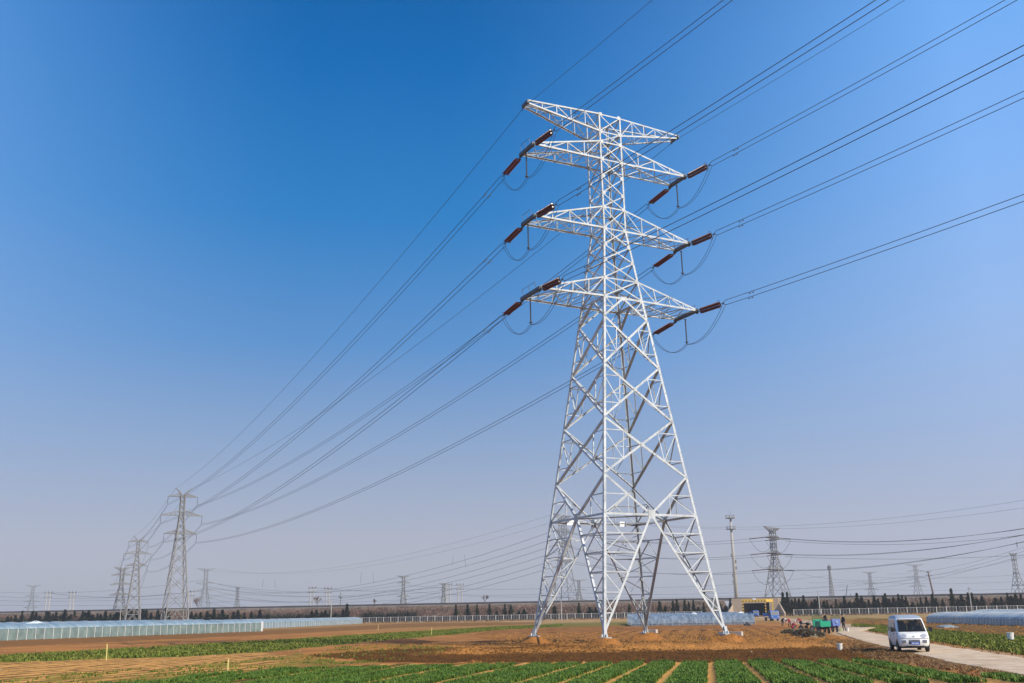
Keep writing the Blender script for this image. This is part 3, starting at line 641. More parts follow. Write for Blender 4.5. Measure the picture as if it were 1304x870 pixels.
for l in (1, 2, 3):
    for s in (-1, 1):
        ends = {}
        for end in (-1, 1):
            p = tipw(l, s, end)
            if end < 0:
                d = BE+Vector((0, 0, -.0627)); toward = 'camera side'
            else:
                q = T2P+A2V*(s*T2A[l])+Vector((0, 0, T2Z[l]-T2IL)); v = q-p; Lh = math.hypot(v.x, v.y); d = v/Lh; d = Vector((d.x, d.y, v.z/Lh-.00036*Lh)); toward = 'far side'
            dn = Vector(d).normalized()
            root, e = strain_string('insulator_string', p, dn, f'brown insulator string on {SN[s]} end of {LB[l]} crossarm, big tower, {toward}', 'strain insulators of the big tower', sv=None if end < 0 else dn.cross(Vector((0, 0, 1))).normalized(), sep=.27 if end < 0 else .33)
            ends[end] = e
            lat = dn.cross(Vector((0, 0, 1))).normalized(); up = lat.cross(dn); sv = (lat*.25+up*.95).normalized() if end < 0 else (lat*-.9+up*.45).normalized()
            if end < 0:
                S_ = 166
                for t, w_ in ((1, 'upper'), (-1, 'lower')):
                    pts = [e-dn*.35]+[e+sv*t*SEP/2+dn*.25]
                    base = e+sv*t*SEP/2
                    for k in range(1, 61):
                        x = S_*(k/60)**1.3; pts.append(base+BE*x+Vector((0, 0, -(.0627-.003)*x+CC*x*x)))
                    wire('conductor_wire', pts, .024, f'{w_} wire of pair from {SN[s]} end of {LB[l]} crossarm, big tower, over the camera', 'conductors of the big tower')
            else:
                q = T2P+A2V*(s*T2A[l])+Vector((0, 0, T2Z[l]-T2IL))
                for t, w_ in ((1, 'upper'), (-1, 'lower')):
                    A_ = e+sv*t*SEP/2; v = q+sv*(t*SEP/2)-A_; Lh = math.hypot(v.x, v.y)
                    pts = [e-dn*.35]+parab(A_, A_+v, .00036*Lh*Lh/4, 50)
                    pts[1] = A_
                    wire('conductor_wire', pts, .027, f'{w_} wire of pair from {SN[s]} end of {LB[l]} crossarm, big tower, to nearest far tower', 'conductors of the big tower')
            for t in (1, -1):                                    # a vibration damper on each wire
                dm = MB(); c0 = e+sv*t*SEP/2+dn*(3.4+t*.1)-Vector((0, 0, .10)); dm.tube([c0-dn*.27, c0-dn*.17, c0-dn*.165, c0+dn*.165, c0+dn*.17, c0+dn*.27], [.05, .05, .012, .012, .05, .05], 6)
                tag(dm.build('vibration_damper', M['steel_dark']), f'{"upper" if t > 0 else "lower"} small damper on wires at {SN[s]} end of {LB[l]} crossarm, big tower, {toward}', 'damper', 'dampers of the big tower')
        # post insulator that steadies the jumper, and the two jumper wires
        z, A, e_ = ARMS[l][:3]; pt = T3(s*A, .15, z-.35); root = empty('jumper_insulator', pt, 0, f'slim hanging post insulator under {SN[s]} end of {LB[l]} crossarm of the big tower', 'insulator', 'jumper insulators of the big tower')
        c = MB(); prof = [(.03, 0), (.10, -.02), (.10, -.07), (.04, -.08)]
        for k in range(22): h = -.12-k*.088; prof += [(.045, h), (.075, h-.03), (.045, h-.05)]
        prof += [(.035, -2.1)]; c.lathe([(r_, h) for r_, h in prof], (0, 0, 0), 8, (0, 0, 1)); c.build('shed_string', M['steel_dark'], root)
        c = MB(); c.lathe([(.05, -2.1), (.15, -2.13), (.15, -2.18), (.06, -2.2), (.05, -2.32)], (0, 0, 0), 10); c.build('weight', M['steel_dark'], root)
        foot = pt+Vector((0, 0, -2.35))
        for t in (1, -1):
            o_ = AV*(t*.09); pts = parab(ends[1]+o_*1.6-Vector((0, 0, .1)), foot+o_, 1.15, 14)+parab(foot+o_, ends[-1]+o_*1.6-Vector((0, 0, .1)), .95, 16)[1:]
            wire('jumper_wire', pts, .019, f'{"outer" if t == s else "inner"} slack jumper loop under {SN[s]} end of {LB[l]} crossarm of the big tower', 'jumper loops of the big tower')
for s in (-1, 1):
    p = tipw(0, s, -1); pts = [p]; 
    for k in range(1, 61): x = 170*(k/60)**1.3; pts.append(p+BE*x+Vector((0, 0, -.0564*x+.000331*x*x)))
    wire('ground_wire', pts, .017, f'thin earth wire from {SN[s]} tip of the big tower top arm over the camera', 'earth wires of the big tower')
    p = tipw(0, s, 1); q = T2P+A2V*(s*T2A[0])+Vector((0, 0, T2Z[0])); Lh = math.hypot((q-p).x, (q-p).y)
    wire('ground_wire', parab(p, q, .00030*Lh*Lh/4, 50), .022, f'thin earth wire from {SN[s]} tip of big tower top arm to nearest far tower', 'earth wires of the big tower')

# ------------------------------------------------------------------ the far towers
def lattice(name, P, yaw, H, wb, wt, zc, arms, label, m=None, leg=.2, br=.1, zf=None, ears=None, npan=7, kind='suspension', group='far lattice towers', z0=0.0, bend=None, cat='pylon'):
    """a far lattice tower; arms: list of (z, half length, depth, flat?)"""
    m = m or M['steel_old']; zt = H if zc is None else zc
    bend = bend or H*.72
    def w(z):
        if z >= bend: return wt
        return wt+(wb-wt)*(bend-z)/bend
    def c(i, z): return Vector((CN[i % 4][0]*w(z), CN[i % 4][1]*w(z), z))
    root = empty(name, (P[0], P[1], z0), yaw, label, cat, group)
    zf = zf or bend*.17
    for i in range(4):
        b = MB(); b.bar(c(i, 0), c(i, bend), leg); b.bar(c(i, bend), c(i, H-.3), leg*.8); b.build('leg', m, root)
    b = MB()
    zs = [zf]
    while zs[-1] < bend: zs.append(min(bend, zs[-1]+max(1.5, w(zs[-1])*2*.85)))
    if zs[-1]-zs[-2] < .8: zs.pop(-2)
    nz = max(2, int(round((H-bend)/(2.4*wt+.4)))); zs += [bend+(H-.3-bend)*k/nz for k in range(1, nz+1)]
    for i in range(4):
        for za, zb in zip(zs[:-1], zs[1:]): b.bar(c(i, za), c(i+1, zb), br); b.bar(c(i+1, za), c(i, zb), br)
        mf = (c(i, zf)+c(i+1, zf))/2; b.bar(c(i, zf), c(i+1, zf), br*1.2)
        for k in (i, i+1):
            b.bar(mf, c(k, 0), br*1.3); q = c(k, 0); 
            for t in (.35, .65): b.bar(mf+(q-mf)*t, c(k, zf*(1-t)), br*.8)
        for z, *_ in arms:
            if z < H: b.bar(c(i, z), c(i+1, z), br*1.2)
    b.build('body_lattice', m, root)
    for z, A, dp, up in arms:
        for s in (-1, 1):
            a = MB(); ww = w(z)
            for f in (-1, 1):
                r0 = Vector((s*ww, f*ww, z)); tip = Vector((s*A, f*.12, z)); t0 = Vector((s*ww, f*ww, z+dp)); 
                if up: tip = Vector((s*A, f*.12, z+up))
                a.bar(r0, tip, br*1.4); a.bar(t0, tip, br*1.2)
                for k in (1, 2, 3):
                    t = k/4; a.bar(r0+(tip-r0)*t, t0+(tip-t0)*t, br*.7); a.bar(r0+(tip-r0)*t, t0+(tip-t0)*((k-1)/4), br*.7)
            for k in (1, 2, 3): t = k/4; a.bar((s*(ww+(A-ww)*t), -ww*(1-t)-.12*t, z+(up or 0)*t), (s*(ww+(A-ww)*t), ww*(1-t)+.12*t, z+(up or 0)*t), br*.7)
            a.build('crossarm', m, root)
    return root
def hang(P, yaw, arms, L, tower_words, group, m=None, r=.09, V=None):
    a = Vector((math.cos(yaw), math.sin(yaw), 0)); out = {}
    for k, (z, A) in arms.items():
        for s in (-1, 1):
            p = Vector((P[0], P[1], 0))+a*(s*A)+Vector((0, 0, z)); b = MB(); prof = [(.03, 0)]
            n = 14
            for i in range(n): h = -.2-(L-.4)*i/n; prof += [(.04, h), (r, h-.04), (.04, h-.08)]
            prof += [(.03, -L+.1)]
            b.lathe(prof, p, 6)
            o = tag(b.build('suspension_insulator', M['steel_dark']), f'dark insulator hanging from {SN[s]} end of {LV_NAME[k]} crossarm, {tower_words}', 'insulator', group)
            out[(k, s)] = p-Vector((0, 0, L))
    return out
T2arms = [(T2Z[1], T2A[1], .9, 0), (T2Z[2], T2A[2], 1.3, 0), (T2Z[3], T2A[3], 1.1, 0)]
def suspension(P, yaw, label, group, k=1.0, **kw):
    r = lattice('transmission_tower', P, yaw, 36.3*k, 3.2*k, .55*k, None, [(z*k, A*k, d*k, 0) for z, A, d, _ in T2arms], label, leg=kw.get('leg', .24), br=kw.get('br', .115), bend=30.0*k, zf=5.2*k, group=group, m=kw.get('m'))
    b = MB()
    for s in (-1, 1):
        for f in (-1, 1):
            for sx in (s, ): b.bar((sx*.1*k, f*.5*k, 35.1*k), (s*2.07*k, 0, 37.39*k), .10); b.bar((sx*.52*k, f*.52*k, 36.2*k), (s*2.07*k, 0, 37.39*k), .09)
        b.bar((s*2.07*k, 0, 37.39*k), (s*2.45*k, 0, 37.1*k), .09)
        b.bar((s*1.0*k, -.25*k, 36.35*k), (s*1.0*k, .25*k, 36.35*k), .06)
    b.build('earth_wire_peak', M['steel_old'], r)
    return r
suspension((T2P.x, T2P.y), T2YAW, 'grey lattice suspension tower at left, nearest and tallest of the three in its line', 'towers of the left line')
H2 = hang((T2P.x, T2P.y), T2YAW, {k: (T2Z[k], T2A[k]) for k in (1, 2, 3)}, T2IL, 'the nearest far tower on the left', 'insulators of the nearest far tower')
T3P = Vector((-161.2, 430, 0)); T3YAW = .47
suspension((T3P.x, T3P.y), T3YAW, 'grey lattice suspension tower on the left, second of the three in its line', 'towers of the left line', leg=.30, br=.15)
H3 = hang((T3P.x, T3P.y), T3YAW, {k: (T2Z[k], T2A[k]) for k in (1, 2, 3)}, T2IL, 'the second far tower on the left', 'insulators of the second far tower', r=.11)
T4P = Vector((-248.5, 640, 0)); T4YAW = .62
def tension(P, yaw, H, label, group, wb=None, leg=.3, br=.15, A=None, z0=0.0, m=None, cat='pylon', fr=(.72, .585, .435), topA=None, wt=None):
    A = A or H*.17; f = H
    return lattice('transmission_tower', P, yaw, H, wb or H*.115, wt or H*.028, None, [(H*fr[0], A, H*.035, 0), (H*fr[1], A*1.05, H*.035, 0), (H*fr[2], A*1.02, H*.035, 0), (H*.945, topA or A, H*.04, H*.05)], label, leg=leg, br=br, bend=H*.66, zf=H*.2, group=group, z0=z0, m=m)
tension((T4P.x, T4P.y), T4YAW, 35.5, 'dark grey lattice tower at left, smallest of its line, overlapping the second tower', 'towers of the left line', wb=4.4, leg=.42, br=.25, A=6.6, fr=(.86, .70, .52), topA=5.2, m=M['steel_old'])
for (k, s), p in H2.items():
    q = H3[(k, s)]
    for t, w_ in ((1, 'upper'), (-1, 'lower')):
        o_ = Vector((0, 0, t*SEP/2)); wire('conductor_wire', parab(p+o_, q+o_, 2.6, 24), .032, f'{w_} wire of pair from {SN[s]} {LV_NAME[k]} insulator, nearest far tower, to the second one', 'conductors of the left line', m=M['wire_far'])
    a4 = Vector((math.cos(T4YAW), math.sin(T4YAW), 0)); q4 = T4P+a4*(s*6.6)+Vector((0, 0, 35.5*(.86, .70, .52)[k-1]))
    wire('conductor_wire', parab(q, q4, 4.5, 24), .05, f'wire from {SN[s]} {LV_NAME[k]} insulator of the second left tower to the last', 'conductors of the left line', m=M['wire_far'])
for s in (-1, 1):
    p = T2P+A2V*(s*T2A[0])+Vector((0, 0, T2Z[0])); q = T3P+Vector((math.cos(T3YAW), math.sin(T3YAW), 0))*(s*T2A[0])+Vector((0, 0, T2Z[0])); q4 = T4P+Vector((math.cos(T4YAW), math.sin(T4YAW), 0))*(s*5.2)+Vector((0, 0, 35))
    wire('ground_wire', parab(p, q, 1.9, 24), .028, f'earth wire from {SN[s]} peak of the nearest far tower to the second one', 'earth wires of the left line', m=M['wire_far'])
    wire('ground_wire', parab(q, q4, 3, 24), .04, f'earth wire from {SN[s]} peak of the second left tower to the last', 'earth wires of the left line', m=M['wire_far'])

# ------------------------------------------------------------------ towers and masts behind the embankment
def far_top(px, py, Y):
    p = at(px, py, Y); return (p.x, Y), p.z
FT = {}
def ft(key, px, py, Y, yaw, label, **kw):
    P, H = far_top(px, py, Y); FT[key] = (P, H, yaw, kw.get('A', H*.17), kw.get('fr', (.72, .585, .435)))
    tension(P, yaw, H, label, 'far lattice towers along the horizon', **kw)
ft('centre', 716, 655, 430, R(58), 'faint lattice tower seen through the left leg of the big tower', leg=.20, br=.10, A=7.5, fr=(.83, .69, .55))
ft('right', 983, 671, 395, R(52), 'dark lattice tension tower standing behind the underpass, right of the mobile phone mast', leg=.27, br=.14, A=7.4, wb=5.0, wt=.9, fr=(.87, .69, .51), m=M['steel_old'])
ft('a', 263, 723.5, 850, R(35), 'faint lattice tower just right of the nearest left tower', leg=.32, br=.13, A=8, wb=5.5)
ft('b', 303, 747.5, 1000, R(75), 'small narrow faint lattice tower, second to the right of the nearest left tower', leg=.32, br=.14, A=4, wb=3.8)
ft('c', 42.5, 745, 1000, R(15), 'faint slender lattice tower at the far left of the horizon', leg=.30, br=.13, A=7, wb=5)
ft('d', 514, 733, 700, R(20), 'dark small lattice tower midway between the left line and the big tower', leg=.40, br=.19, A=4.6, wb=3, fr=(.83, .52, .30))
ft('e', 565, 742.5, 900, R(30), 'small dark lattice tower beside two pale poles, left of the big tower', leg=.40, br=.20, A=4.6, wb=3.6, fr=(.80, .55, .32))
ft('f', 737, 738, 900, R(20), 'small dark lattice tower framed between the left and near legs of the big tower', leg=.42, br=.20, A=8.5, wb=4.5, fr=(.70, .42, .3))
ft('g', 1107, 728, 1000, R(15), 'hazy wide-armed lattice tower above the cedar row, right of the slim lattice mast', leg=.34, br=.16, A=8.5, wb=4.6, fr=(.68, .52, .34))
ft('h', 1165, 718.5, 900, R(10), 'hazy lattice tower just left of the leaning wooden pole', leg=.28, br=.12, A=8.8, wb=4.5, fr=(.84, .70, .5), topA=9)
ft('i', 1290, 704, 700, R(15), 'pale slender lattice tower near the right edge of the picture', leg=.26, br=.16, A=2.2, wb=5, fr=(.86, .62, .40), topA=3.5)
ft('j', 1318, 676, 520, R(35), 'lattice tower cut by the right edge of the picture, only an arm tip showing', leg=.26, br=.15, A=9, wb=5, fr=(.90, .76, .62), topA=7)
# its bracket reaching into the picture
# slim communications lattice mast
P, H = far_top(1055.5, 717, 620)
r_ = empty('lattice_mast', (P[0], P[1], 0), .3, 'slim dark communications lattice mast between the phone mast and the wooden pole', 'mast')
def tri(i, z, w): a = 2*math.pi*i/3; return Vector((w*math.cos(a), w*math.sin(a), z))
mw = lambda z: 2.2+(.55-2.2)*min(1, z/(H*.8))
for i in range(3): b = MB(); b.bar(tri(i, 0, mw(0)), tri(i, H*.8, mw(H*.8)), .30); b.bar(tri(i, H*.8, .55), tri(i, H*.93, .5), .26); b.build('leg', M['steel_old'], r_)
b = MB(); z = 2.0
while z < H*.9:
    z2 = z+1.7
    for i in range(3): b.bar(tri(i, z, mw(z)), tri(i+1, z2, mw(z2)), .17); b.bar(tri(i+1, z, mw(z)), tri(i, z2, mw(z2)), .17)
    z = z2
b.build('body_lattice', M['steel_old'], r_)
b = MB(); b.tube([(0, 0, H*.9), (0, 0, H)], .12); [b.box((1.0*math.cos(a), 1.0*math.sin(a), H*.90), (.35, .35, 2.2), a) for a in (0, 2.1, 4.2)]; b.build('antenna', M['steel_old'], r_)
# steel monopole phone mast
P = at(938, 758, 420); Pt, H = far_top(930, 648, 420); xm = (P.x+Pt[0])/2
r_ = empty('phone_mast', (xm-.2, 420, 0), 0, 'tall pale steel tube phone mast with two antenna platforms, right of the big tower', 'mast')
b = MB(); b.lathe([(.95, 0), (.62, H*.55), (.36, H*.93)], (0, 0, 0), 12); b.build('tube', M['concrete_far'], r_, True)
for z, w in ((H*.905, 1.9), (H*.80, 1.9)):
    b = MB(); b.lathe([(w*.55, 0), (w, .25), (w, .35), (.4, .36)], (0, 0, z), 12); b.tube([(w*math.cos(a), w*math.sin(a), z+1.3) for a in np.linspace(0, 6.283, 13)], .06, 4, False)
    for k in range(9): a = k*.698; b.bar((w*math.cos(a), w*math.sin(a), z+.3), (w*math.cos(a), w*math.sin(a), z+1.35), .07)
    o = b.build('platform', M['steel_old'], r_)
    for k in range(6):
        a = k*1.047+.3; c = MB(); c.box(((w+.12)*math.cos(a), (w+.12)*math.sin(a), z+.7), (.22, .4, 1.5), a); c.bar(((w+.05)*math.cos(a), (w+.05)*math.sin(a), z+.0), ((w+.05)*math.cos(a), (w+.05)*math.sin(a), z+1.6), .08); c.build('antenna', M['concrete_far'], o)
b = MB(); b.tube([(0, 0, H*.93), (0, 0, H)], .05, 5); b.build('lightning_rod', M['steel_old'], r_)
for k, z in enumerate((.56, .50, .37, .44, .31)):
    b = MB(); b.box(((.75 if k % 2 else -.8), -.4, H*z), (.55, .5, 1.3)); b.build('equipment_box', M['steel_old'], r_)
b = MB(); b.bar((-.75, -.6, 2), (-.35, -.45, H*.8), .10, .3); b.build('cable_ladder', M['steel_old'], r_)
# pole types
def pole(px, py, Y, label, group=None, kind='plain', r=.16, H=None, z0=0.0, lean=0.0, m=None):
    p = at(px, py, Y); H = (H or p.z-z0)
    r_ = empty('utility_pole', (p.x-lean*H, Y, z0), 0, label, 'pole', group); m = m or M['concrete_far']
    b = MB(); b.tube([(0, 0, -.3), (lean*H, 0, H)], [r*1.25, r*.8], 8); b.build('shaft', m, r_)
    if kind == 'cross':
        for k, (f, w) in enumerate(((.97, .9), (.86, 1.1))):
            c = MB(); c.box((lean*H*f, -.12, H*f), (w*2, .1, .12)); o = c.build('crossbar', M['steel_dark'], r_)
            for x in (-w*.9, 0, w*.9): d = MB(); d.lathe([(.05, 0), (.09, .08), (.05, .3)], (lean*H*f+x, -.12, H*f+.06), 6); d.build('pin_insulator', M['steel_dark'], o)
    if kind == 'twin':
        c = MB(); c.tube([(2.1, 0, -.3), (2.1+lean*H, 0, H)], [r*1.25, r*.8], 8); c.build('shaft', m, r_)
        for f in (.96, .84): c = MB(); c.box((1.05, 0, H*f), (5.2, .25, .3)); o = c.build('crossbar', M['steel_dark'], r_)
        for x in (-1.1, 1.05, 3.3): d = MB(); d.lathe([(.12, 0), (.22, .4), (.1, .9)], (x, 0, H*.97), 6); d.build('pin_insulator', M['steel_dark'], r_)
    if kind == 'arm':
        c = MB(); c.box((0, -.12, H*.93), (1.3, .1, .12)); c.build('crossbar', M['steel_dark'], r_)
    return r_
g_ = 'pale twin poles along the horizon'
pole(60, 753.5, 640, 'pale twin-shaft pole beside the faint tower at the far left', g_, 'twin', .38, lean=.01)
pole(90.5, 753.5, 640, 'pale twin-shaft pole, second from the far left edge', g_, 'twin', .38, lean=.01)
pole(240.5, 752, 640, 'pale twin-shaft pole just right of the nearest left tower, beside a bare tree', g_, 'twin', .34)
pole(395.5, 747.5, 640, 'pale twin-shaft pole rising from a bare bush, left one of a close pair', g_, 'twin', .34)
pole(415.5, 748, 640, 'pale twin-shaft pole, right one of a close pair left of the small mast', g_, 'twin', .34)
pole(568.5, 743, 640, 'pale twin-shaft pole overlapping the small dark tower left of the big tower', g_, 'twin', .36)
pole(583.5, 743.5, 640, 'pale twin-shaft pole just right of the small dark tower left of the big tower', g_, 'twin', .36)
g_ = 'thin grey poles along the fence'
pole(154, 776, 405, 'thin grey pole at the fence below the second tower of the left line', g_)
pole(422, 764.5, 385, 'thin grey pole at the fence right of the blue-white greenhouse', g_)
pole(714.5, 765, 372, 'thin grey pole at the fence seen between the legs of the big tower', g_)
pole(1041.5, 752, 352, 'thin grey pole at the fence just left of the seated man', g_, r=.20)
pole(1233.5, 747.5, 340, 'thin dark pole with a short crossbar at the fence behind the right greenhouse', g_, 'arm')
pole(1181.5, 727.5, 372, 'leaning wooden pole with two crossbars rising from the embankment on the right', None, 'cross', .30, z0=3.0, lean=-.115, m=M['bark'])
pole(1079, 745.5, 375, 'thin dark post leaning right above the cedar row', 'short leaning posts on the embankment', r=.12, z0=4, lean=.25, m=M['steel_dark'])
pole(1083, 756, 378, 'very short dark stub just right of the thin leaning post', 'short leaning posts on the embankment', r=.10, z0=4, m=M['steel_dark'])
# small mast right of the pale poles
P, H = far_top(434, 754.5, 800); r_ = empty('lattice_mast', (P[0], P[1], 0), 0, 'small slim mast with a widened head, right of the close pair of pale poles', 'mast')
b = MB(); b.lathe([(.6, 0), (.35, H)], (0, 0, 0), 6); b.build('shaft', M['steel_old'], r_); b = MB(); b.lathe([(.4, 0), (1.7, .6), (1.7, 1.3), (.4, 1.9)], (0, 0, H*.80), 8); b.build('antenna', M['steel_old'], r_)

# ------------------------------------------------------------------ wires across the low sky
def bgw(p, q, sag, r, label, group, n=28): wire('overhead_wire', parab(p, q, sag, n), r, label, group, m=M['wire_far'], n=4)
def arm_pt(key, lv, s):
    P, H, yaw, A, fr = FT[key]; z = H*(fr+(1.0,))[lv] if lv < 3 else H*.99
    return Vector((P[0]+math.cos(yaw)*s*A, P[1]+math.sin(yaw)*s*A, z))
LN = ('top', 'middle', 'bottom', 'earth')
for lv in range(3):
    for s in (-1, 1):
        w_ = 'farther' if s > 0 else 'nearer'
        a, c, d = arm_pt('a', lv, s), arm_pt('centre', lv, s), arm_pt('right', lv, s)
        bgw(a, c, 15.5, .065, f'{w_} {LN[lv]} wire sagging from faint left tower to tower behind the big one', 'long sagging wires on the left')
        for side, (fr_, to_) in ((-1, (d, c)), (1, (d, None))):
            ang = (c-d).normalized() if side < 0 else None
            if side < 0:
                dirv = Vector((ang.x, ang.y, -.06)).normalized()
                e_ = d+dirv*6.0
                bgw(c, e_, 3.0, .05, f'{w_} {LN[lv]} wire arriving from the left at the dark tower behind the underpass', 'wires through the big tower')
            else:
                tgt = at(1470, (640, 642, 645)[lv]+(0 if s > 0 else 3), 250 if s < 0 else 262)
                if s < 0 and False: pass
                dirv = (tgt-d); dirv = Vector((dirv.x, dirv.y, -.08*dirv.length)).normalized(); e_ = d+dirv*6.2
                bgw(e_, tgt, (4.6, 4.4, 4.2)[lv], .05, f'{w_} {LN[lv]} wire rising right from the dark tower behind the underpass', 'wires right of the dark tower')
            b = MB(); b.tube([d, e_], .17, 6); tag(b.build('insulator_string', M['porcelain']), f'{w_} {LN[lv]} insulator string pointing {SN[side]}, dark tower behind the underpass', 'insulator', 'insulators of the dark tower')
            if side < 0: e0 = e_
        if True: bgw(e0, e_, 5.2, .06, f'{w_} jumper loop under the {LN[lv]} arm of the dark tower behind the underpass', 'jumper loops of the dark tower')
for s in (-1, 1):
    a, d = arm_pt('centre', 3, s), arm_pt('right', 3, s)
    bgw(a, d, 2, .03, ('nearer' if s < 0 else 'farther')+' thin earth wire arriving left at the dark tower behind the underpass', 'earth wires of the low sky')
    bgw(d, at(1480, 612+s*6, 250), 2.5, .03, ('nearer' if s < 0 else 'farther')+' thin earth wire rising right from the dark tower behind the underpass', 'earth wires of the low sky')
    bgw(arm_pt('a', 3, s), arm_pt('centre', 3, s), 12, .035, ('nearer' if s < 0 else 'farther')+' thin earth wire from faint left tower to tower behind the big one', 'earth wires of the low sky')
lab = 'faint dark wire crossing the low sky above the embankment, left of the big tower'; gr = 'faint wires low over the left embankment'
for x0, y0, x1, y1, Y, sg in ((-40, 752, 263, 738, 900, 6), (-40, 757, 263, 752, 900, 5), (-40, 764, 300, 757, 900, 3), (-40, 770, 300, 766, 900, 2), (263, 741, 514, 745, 850, 7), (263, 748, 514, 752, 850, 6), (300, 756, 566, 752, 880, 4), (300, 763, 566, 759, 880, 4), (514, 745, 737, 747, 880, 3), (514, 753, 737, 754, 880, 3), (566, 757, 737, 758, 880, 2), (395, 748, 584, 745, 640, 3), (60, 755, 241, 754, 640, 3)):
    bgw(at(x0, y0, Y), at(x1, y1, Y), sg, .085, lab, gr)
lab = 'faint dark wire crossing the low sky above the embankment, right of the big tower'; gr = 'faint wires low over the right embankment'
for x0, y0, x1, y1, Y, sg in ((737, 748, 1056, 733, 900, 4), (737, 755, 1107, 741, 900, 5), (737, 761, 1107, 749, 900, 3), (1000, 709, 1345, 704, 500, 2), (1000, 689, 1345, 675, 500, 4), (1107, 735, 1340, 728, 950, 3), (1107, 741, 1340, 737, 950, 3), (1107, 750, 1340, 748, 950, 2), (1030, 742, 1165, 733, 900, 2), (1020, 731, 1107, 739, 900, 2), (985, 750, 1165, 738, 900, 2)):
    bgw(at(x0, y0, Y), at(x1, y1, Y), sg, .075, lab, gr)
lab = 'faint wire falling left from the arm at the right edge of the picture'; gr = 'wires falling left from the right edge'
for x0, y0, x1, y1, Y, sg in ((1318, 692, 1130, 731, 620, 4), (1340, 690, 1090, 744, 620, 5), (1345, 694, 1070, 752, 620, 5), (1340, 700, 1150, 735, 620, 3)):
    bgw(at(x0, y0, 520), at(x1, y1, 850), sg, .06, lab, gr)
b = MB(); b.lathe([(.05, 0), (.16, -.2), (.16, -2.6), (.05, -2.9)], at(1294.5, 690, 500), 6); tag(b.build('suspension_insulator', M['steel_dark']), 'dark insulator hanging at the arm tip cut by the right edge of the picture', 'insulator')

for k, (px, y0, y1) in enumerate(((334, 737, 748), (351, 737, 748.5), (459, 728, 742), (476, 729, 743), (576, 706, 720), (593, 706, 722))):
    wire('spacer_wire', [at(px+1.5*(1 if k % 2 else -1)*-1, y0, 600), at(px, y1, 600)], .06, 'short upright wire hanging between two of the long sagging wires on the left', 'short droppers of the sagging wires', m=M['wire_far'], n=4)

# ------------------------------------------------------------------ embankment, fence, underpass
def fl(X, off=0.0): return 389-.315*X+off                        # the fence line and parallels behind it
def ztop(X): return np.interp(X, [-420, -245, -10, 170, 420], [8.3, 8.0, 7.3, 6.4, 6.0])
UX0, UX1 = 78.5, 93.5; UM = 86.0                                             # the gap of the underpass
def strip(name, prof, x0, x1, m, step=4.0, label=None, cat=None, kind='structure', jit=.25, parent=None):
    xs = np.arange(x0, x1+.01, (x1-x0)/max(2, round((x1-x0)/step))); vs = []; rr = random.Random(sum(map(ord, name)) % 99+3)
    for X in xs:
        for k, (off, zf, za) in enumerate(prof):
            j = rr.uniform(-jit, jit) if 0 < k < len(prof)-1 else 0
            vs.append((X, fl(X, off), za+zf*float(ztop(X))+j))
    n = len(prof); fs = [(i*n+j, (i+1)*n+j, (i+1)*n+j+1, i*n+j+1) for i in range(len(xs)-1) for j in range(n-1)]
    fs += [tuple(range(n)), tuple(reversed(range((len(xs)-1)*n, len(xs)*n)))]
    b = MB(); b.add(vs, fs); o = b.build(name, m, parent); return tag(o, label, cat, kind=kind)
PROF = [(9, 0, -.4), (12, .18, 0), (16, .50, 0), (20, .80, -.2), (22.5, 1, -1.05), (36, 1, -1.05), (50, 0, -.4)]
strip('embankment', PROF, -420, UM-8.0, M['embank']); strip('embankment', PROF, UM+7.4, 420, M['embank'])
rt = empty('railway_edge', (0, 0, 0), 0, 'long dark parapet of the railway with a pale kerb along the top of the embankment', 'parapet')
strip('parapet', [(23.3, 1, -1.2), (23.3, 1, 0), (24.0, 1, 0), (24.0, 1, -1.2)], -420, 420, M['ballast'], kind=None, jit=.04, parent=rt)
strip('kerb', [(22.2, 1, -1.15), (22.2, 1, -.72), (23.28, 1, -.70), (23.28, 1, -1.15)], -420, 420, M['kerbtop'], kind=None, jit=.05, parent=rt)
def fence(x0, x1, label):
    r = empty('fence', (0, 0, 0), 0, label, 'fence'); L = (x1-x0)*math.hypot(1, .315); n = max(2, round(L/3.1)); dx = (x1-x0)/n
    n = min(n, 99)
    b = MB(); b.box((0, 0, 1.08), (.20, .20, 2.3)); p0 = b.build('post', M['fence_post'], r)
    for i in range(n+1):
        p = p0 if i == 0 else p0.copy()
        if i: COL.objects.link(p); p.parent = r
        X = x0+dx*i; p.location = (X, fl(X), 0)
    b = MB(); xa, xb = x0, x0+dx*n; a = Vector((xa, fl(xa)+.02, 0)); c = Vector((xb, fl(xb)+.02, 0))
    b.bar(a+Vector((0, 0, 1.08)), c+Vector((0, 0, 1.08)), .04, 1.85); b.build('mesh_panel', M['mesh_panel'], r)
    b = MB(); b.bar(a+Vector((0, 0, 2.08)), c+Vector((0, 0, 2.08)), .12, .10); b.bar(a+Vector((0, 0, .10)), c+Vector((0, 0, .10)), .2, .30); b.build('rail', M['fence_post'], r)
    b = MB(); k = 0; X = x0
    while X < xb: 
        b.box((X, fl(X)-.06, 1.1), (.06, .05, 1.9)); X += dx/3
    tag(b.build('paling', M['concrete_far'], r), kind='stuff')
fence(-228, 78.0, 'long fence of white concrete posts and dark mesh along the embankment, left of the underpass')
fence(96.5, 320, 'fence of white concrete posts and dark mesh along the embankment, right of the underpass')
fence(-420, -229.5, 'stretch of the white post fence beyond the left edge of the picture')
ux = lambda px, Y: at(px, 780, Y).x
un = empty('underpass', (UM, fl(UM, 6), 0), -math.atan(.315), 'tan concrete railway underpass with dark passage in the embankment', 'underpass')
b = MB(); b.box((-6.5, 7, 3.0), (3.8, 22, 6.6)); b.build('abutment', M['tan'], un); b = MB(); b.box((6.2, 7, 3.0), (3.2, 22, 6.6)); b.build('abutment', M['tan'], un)
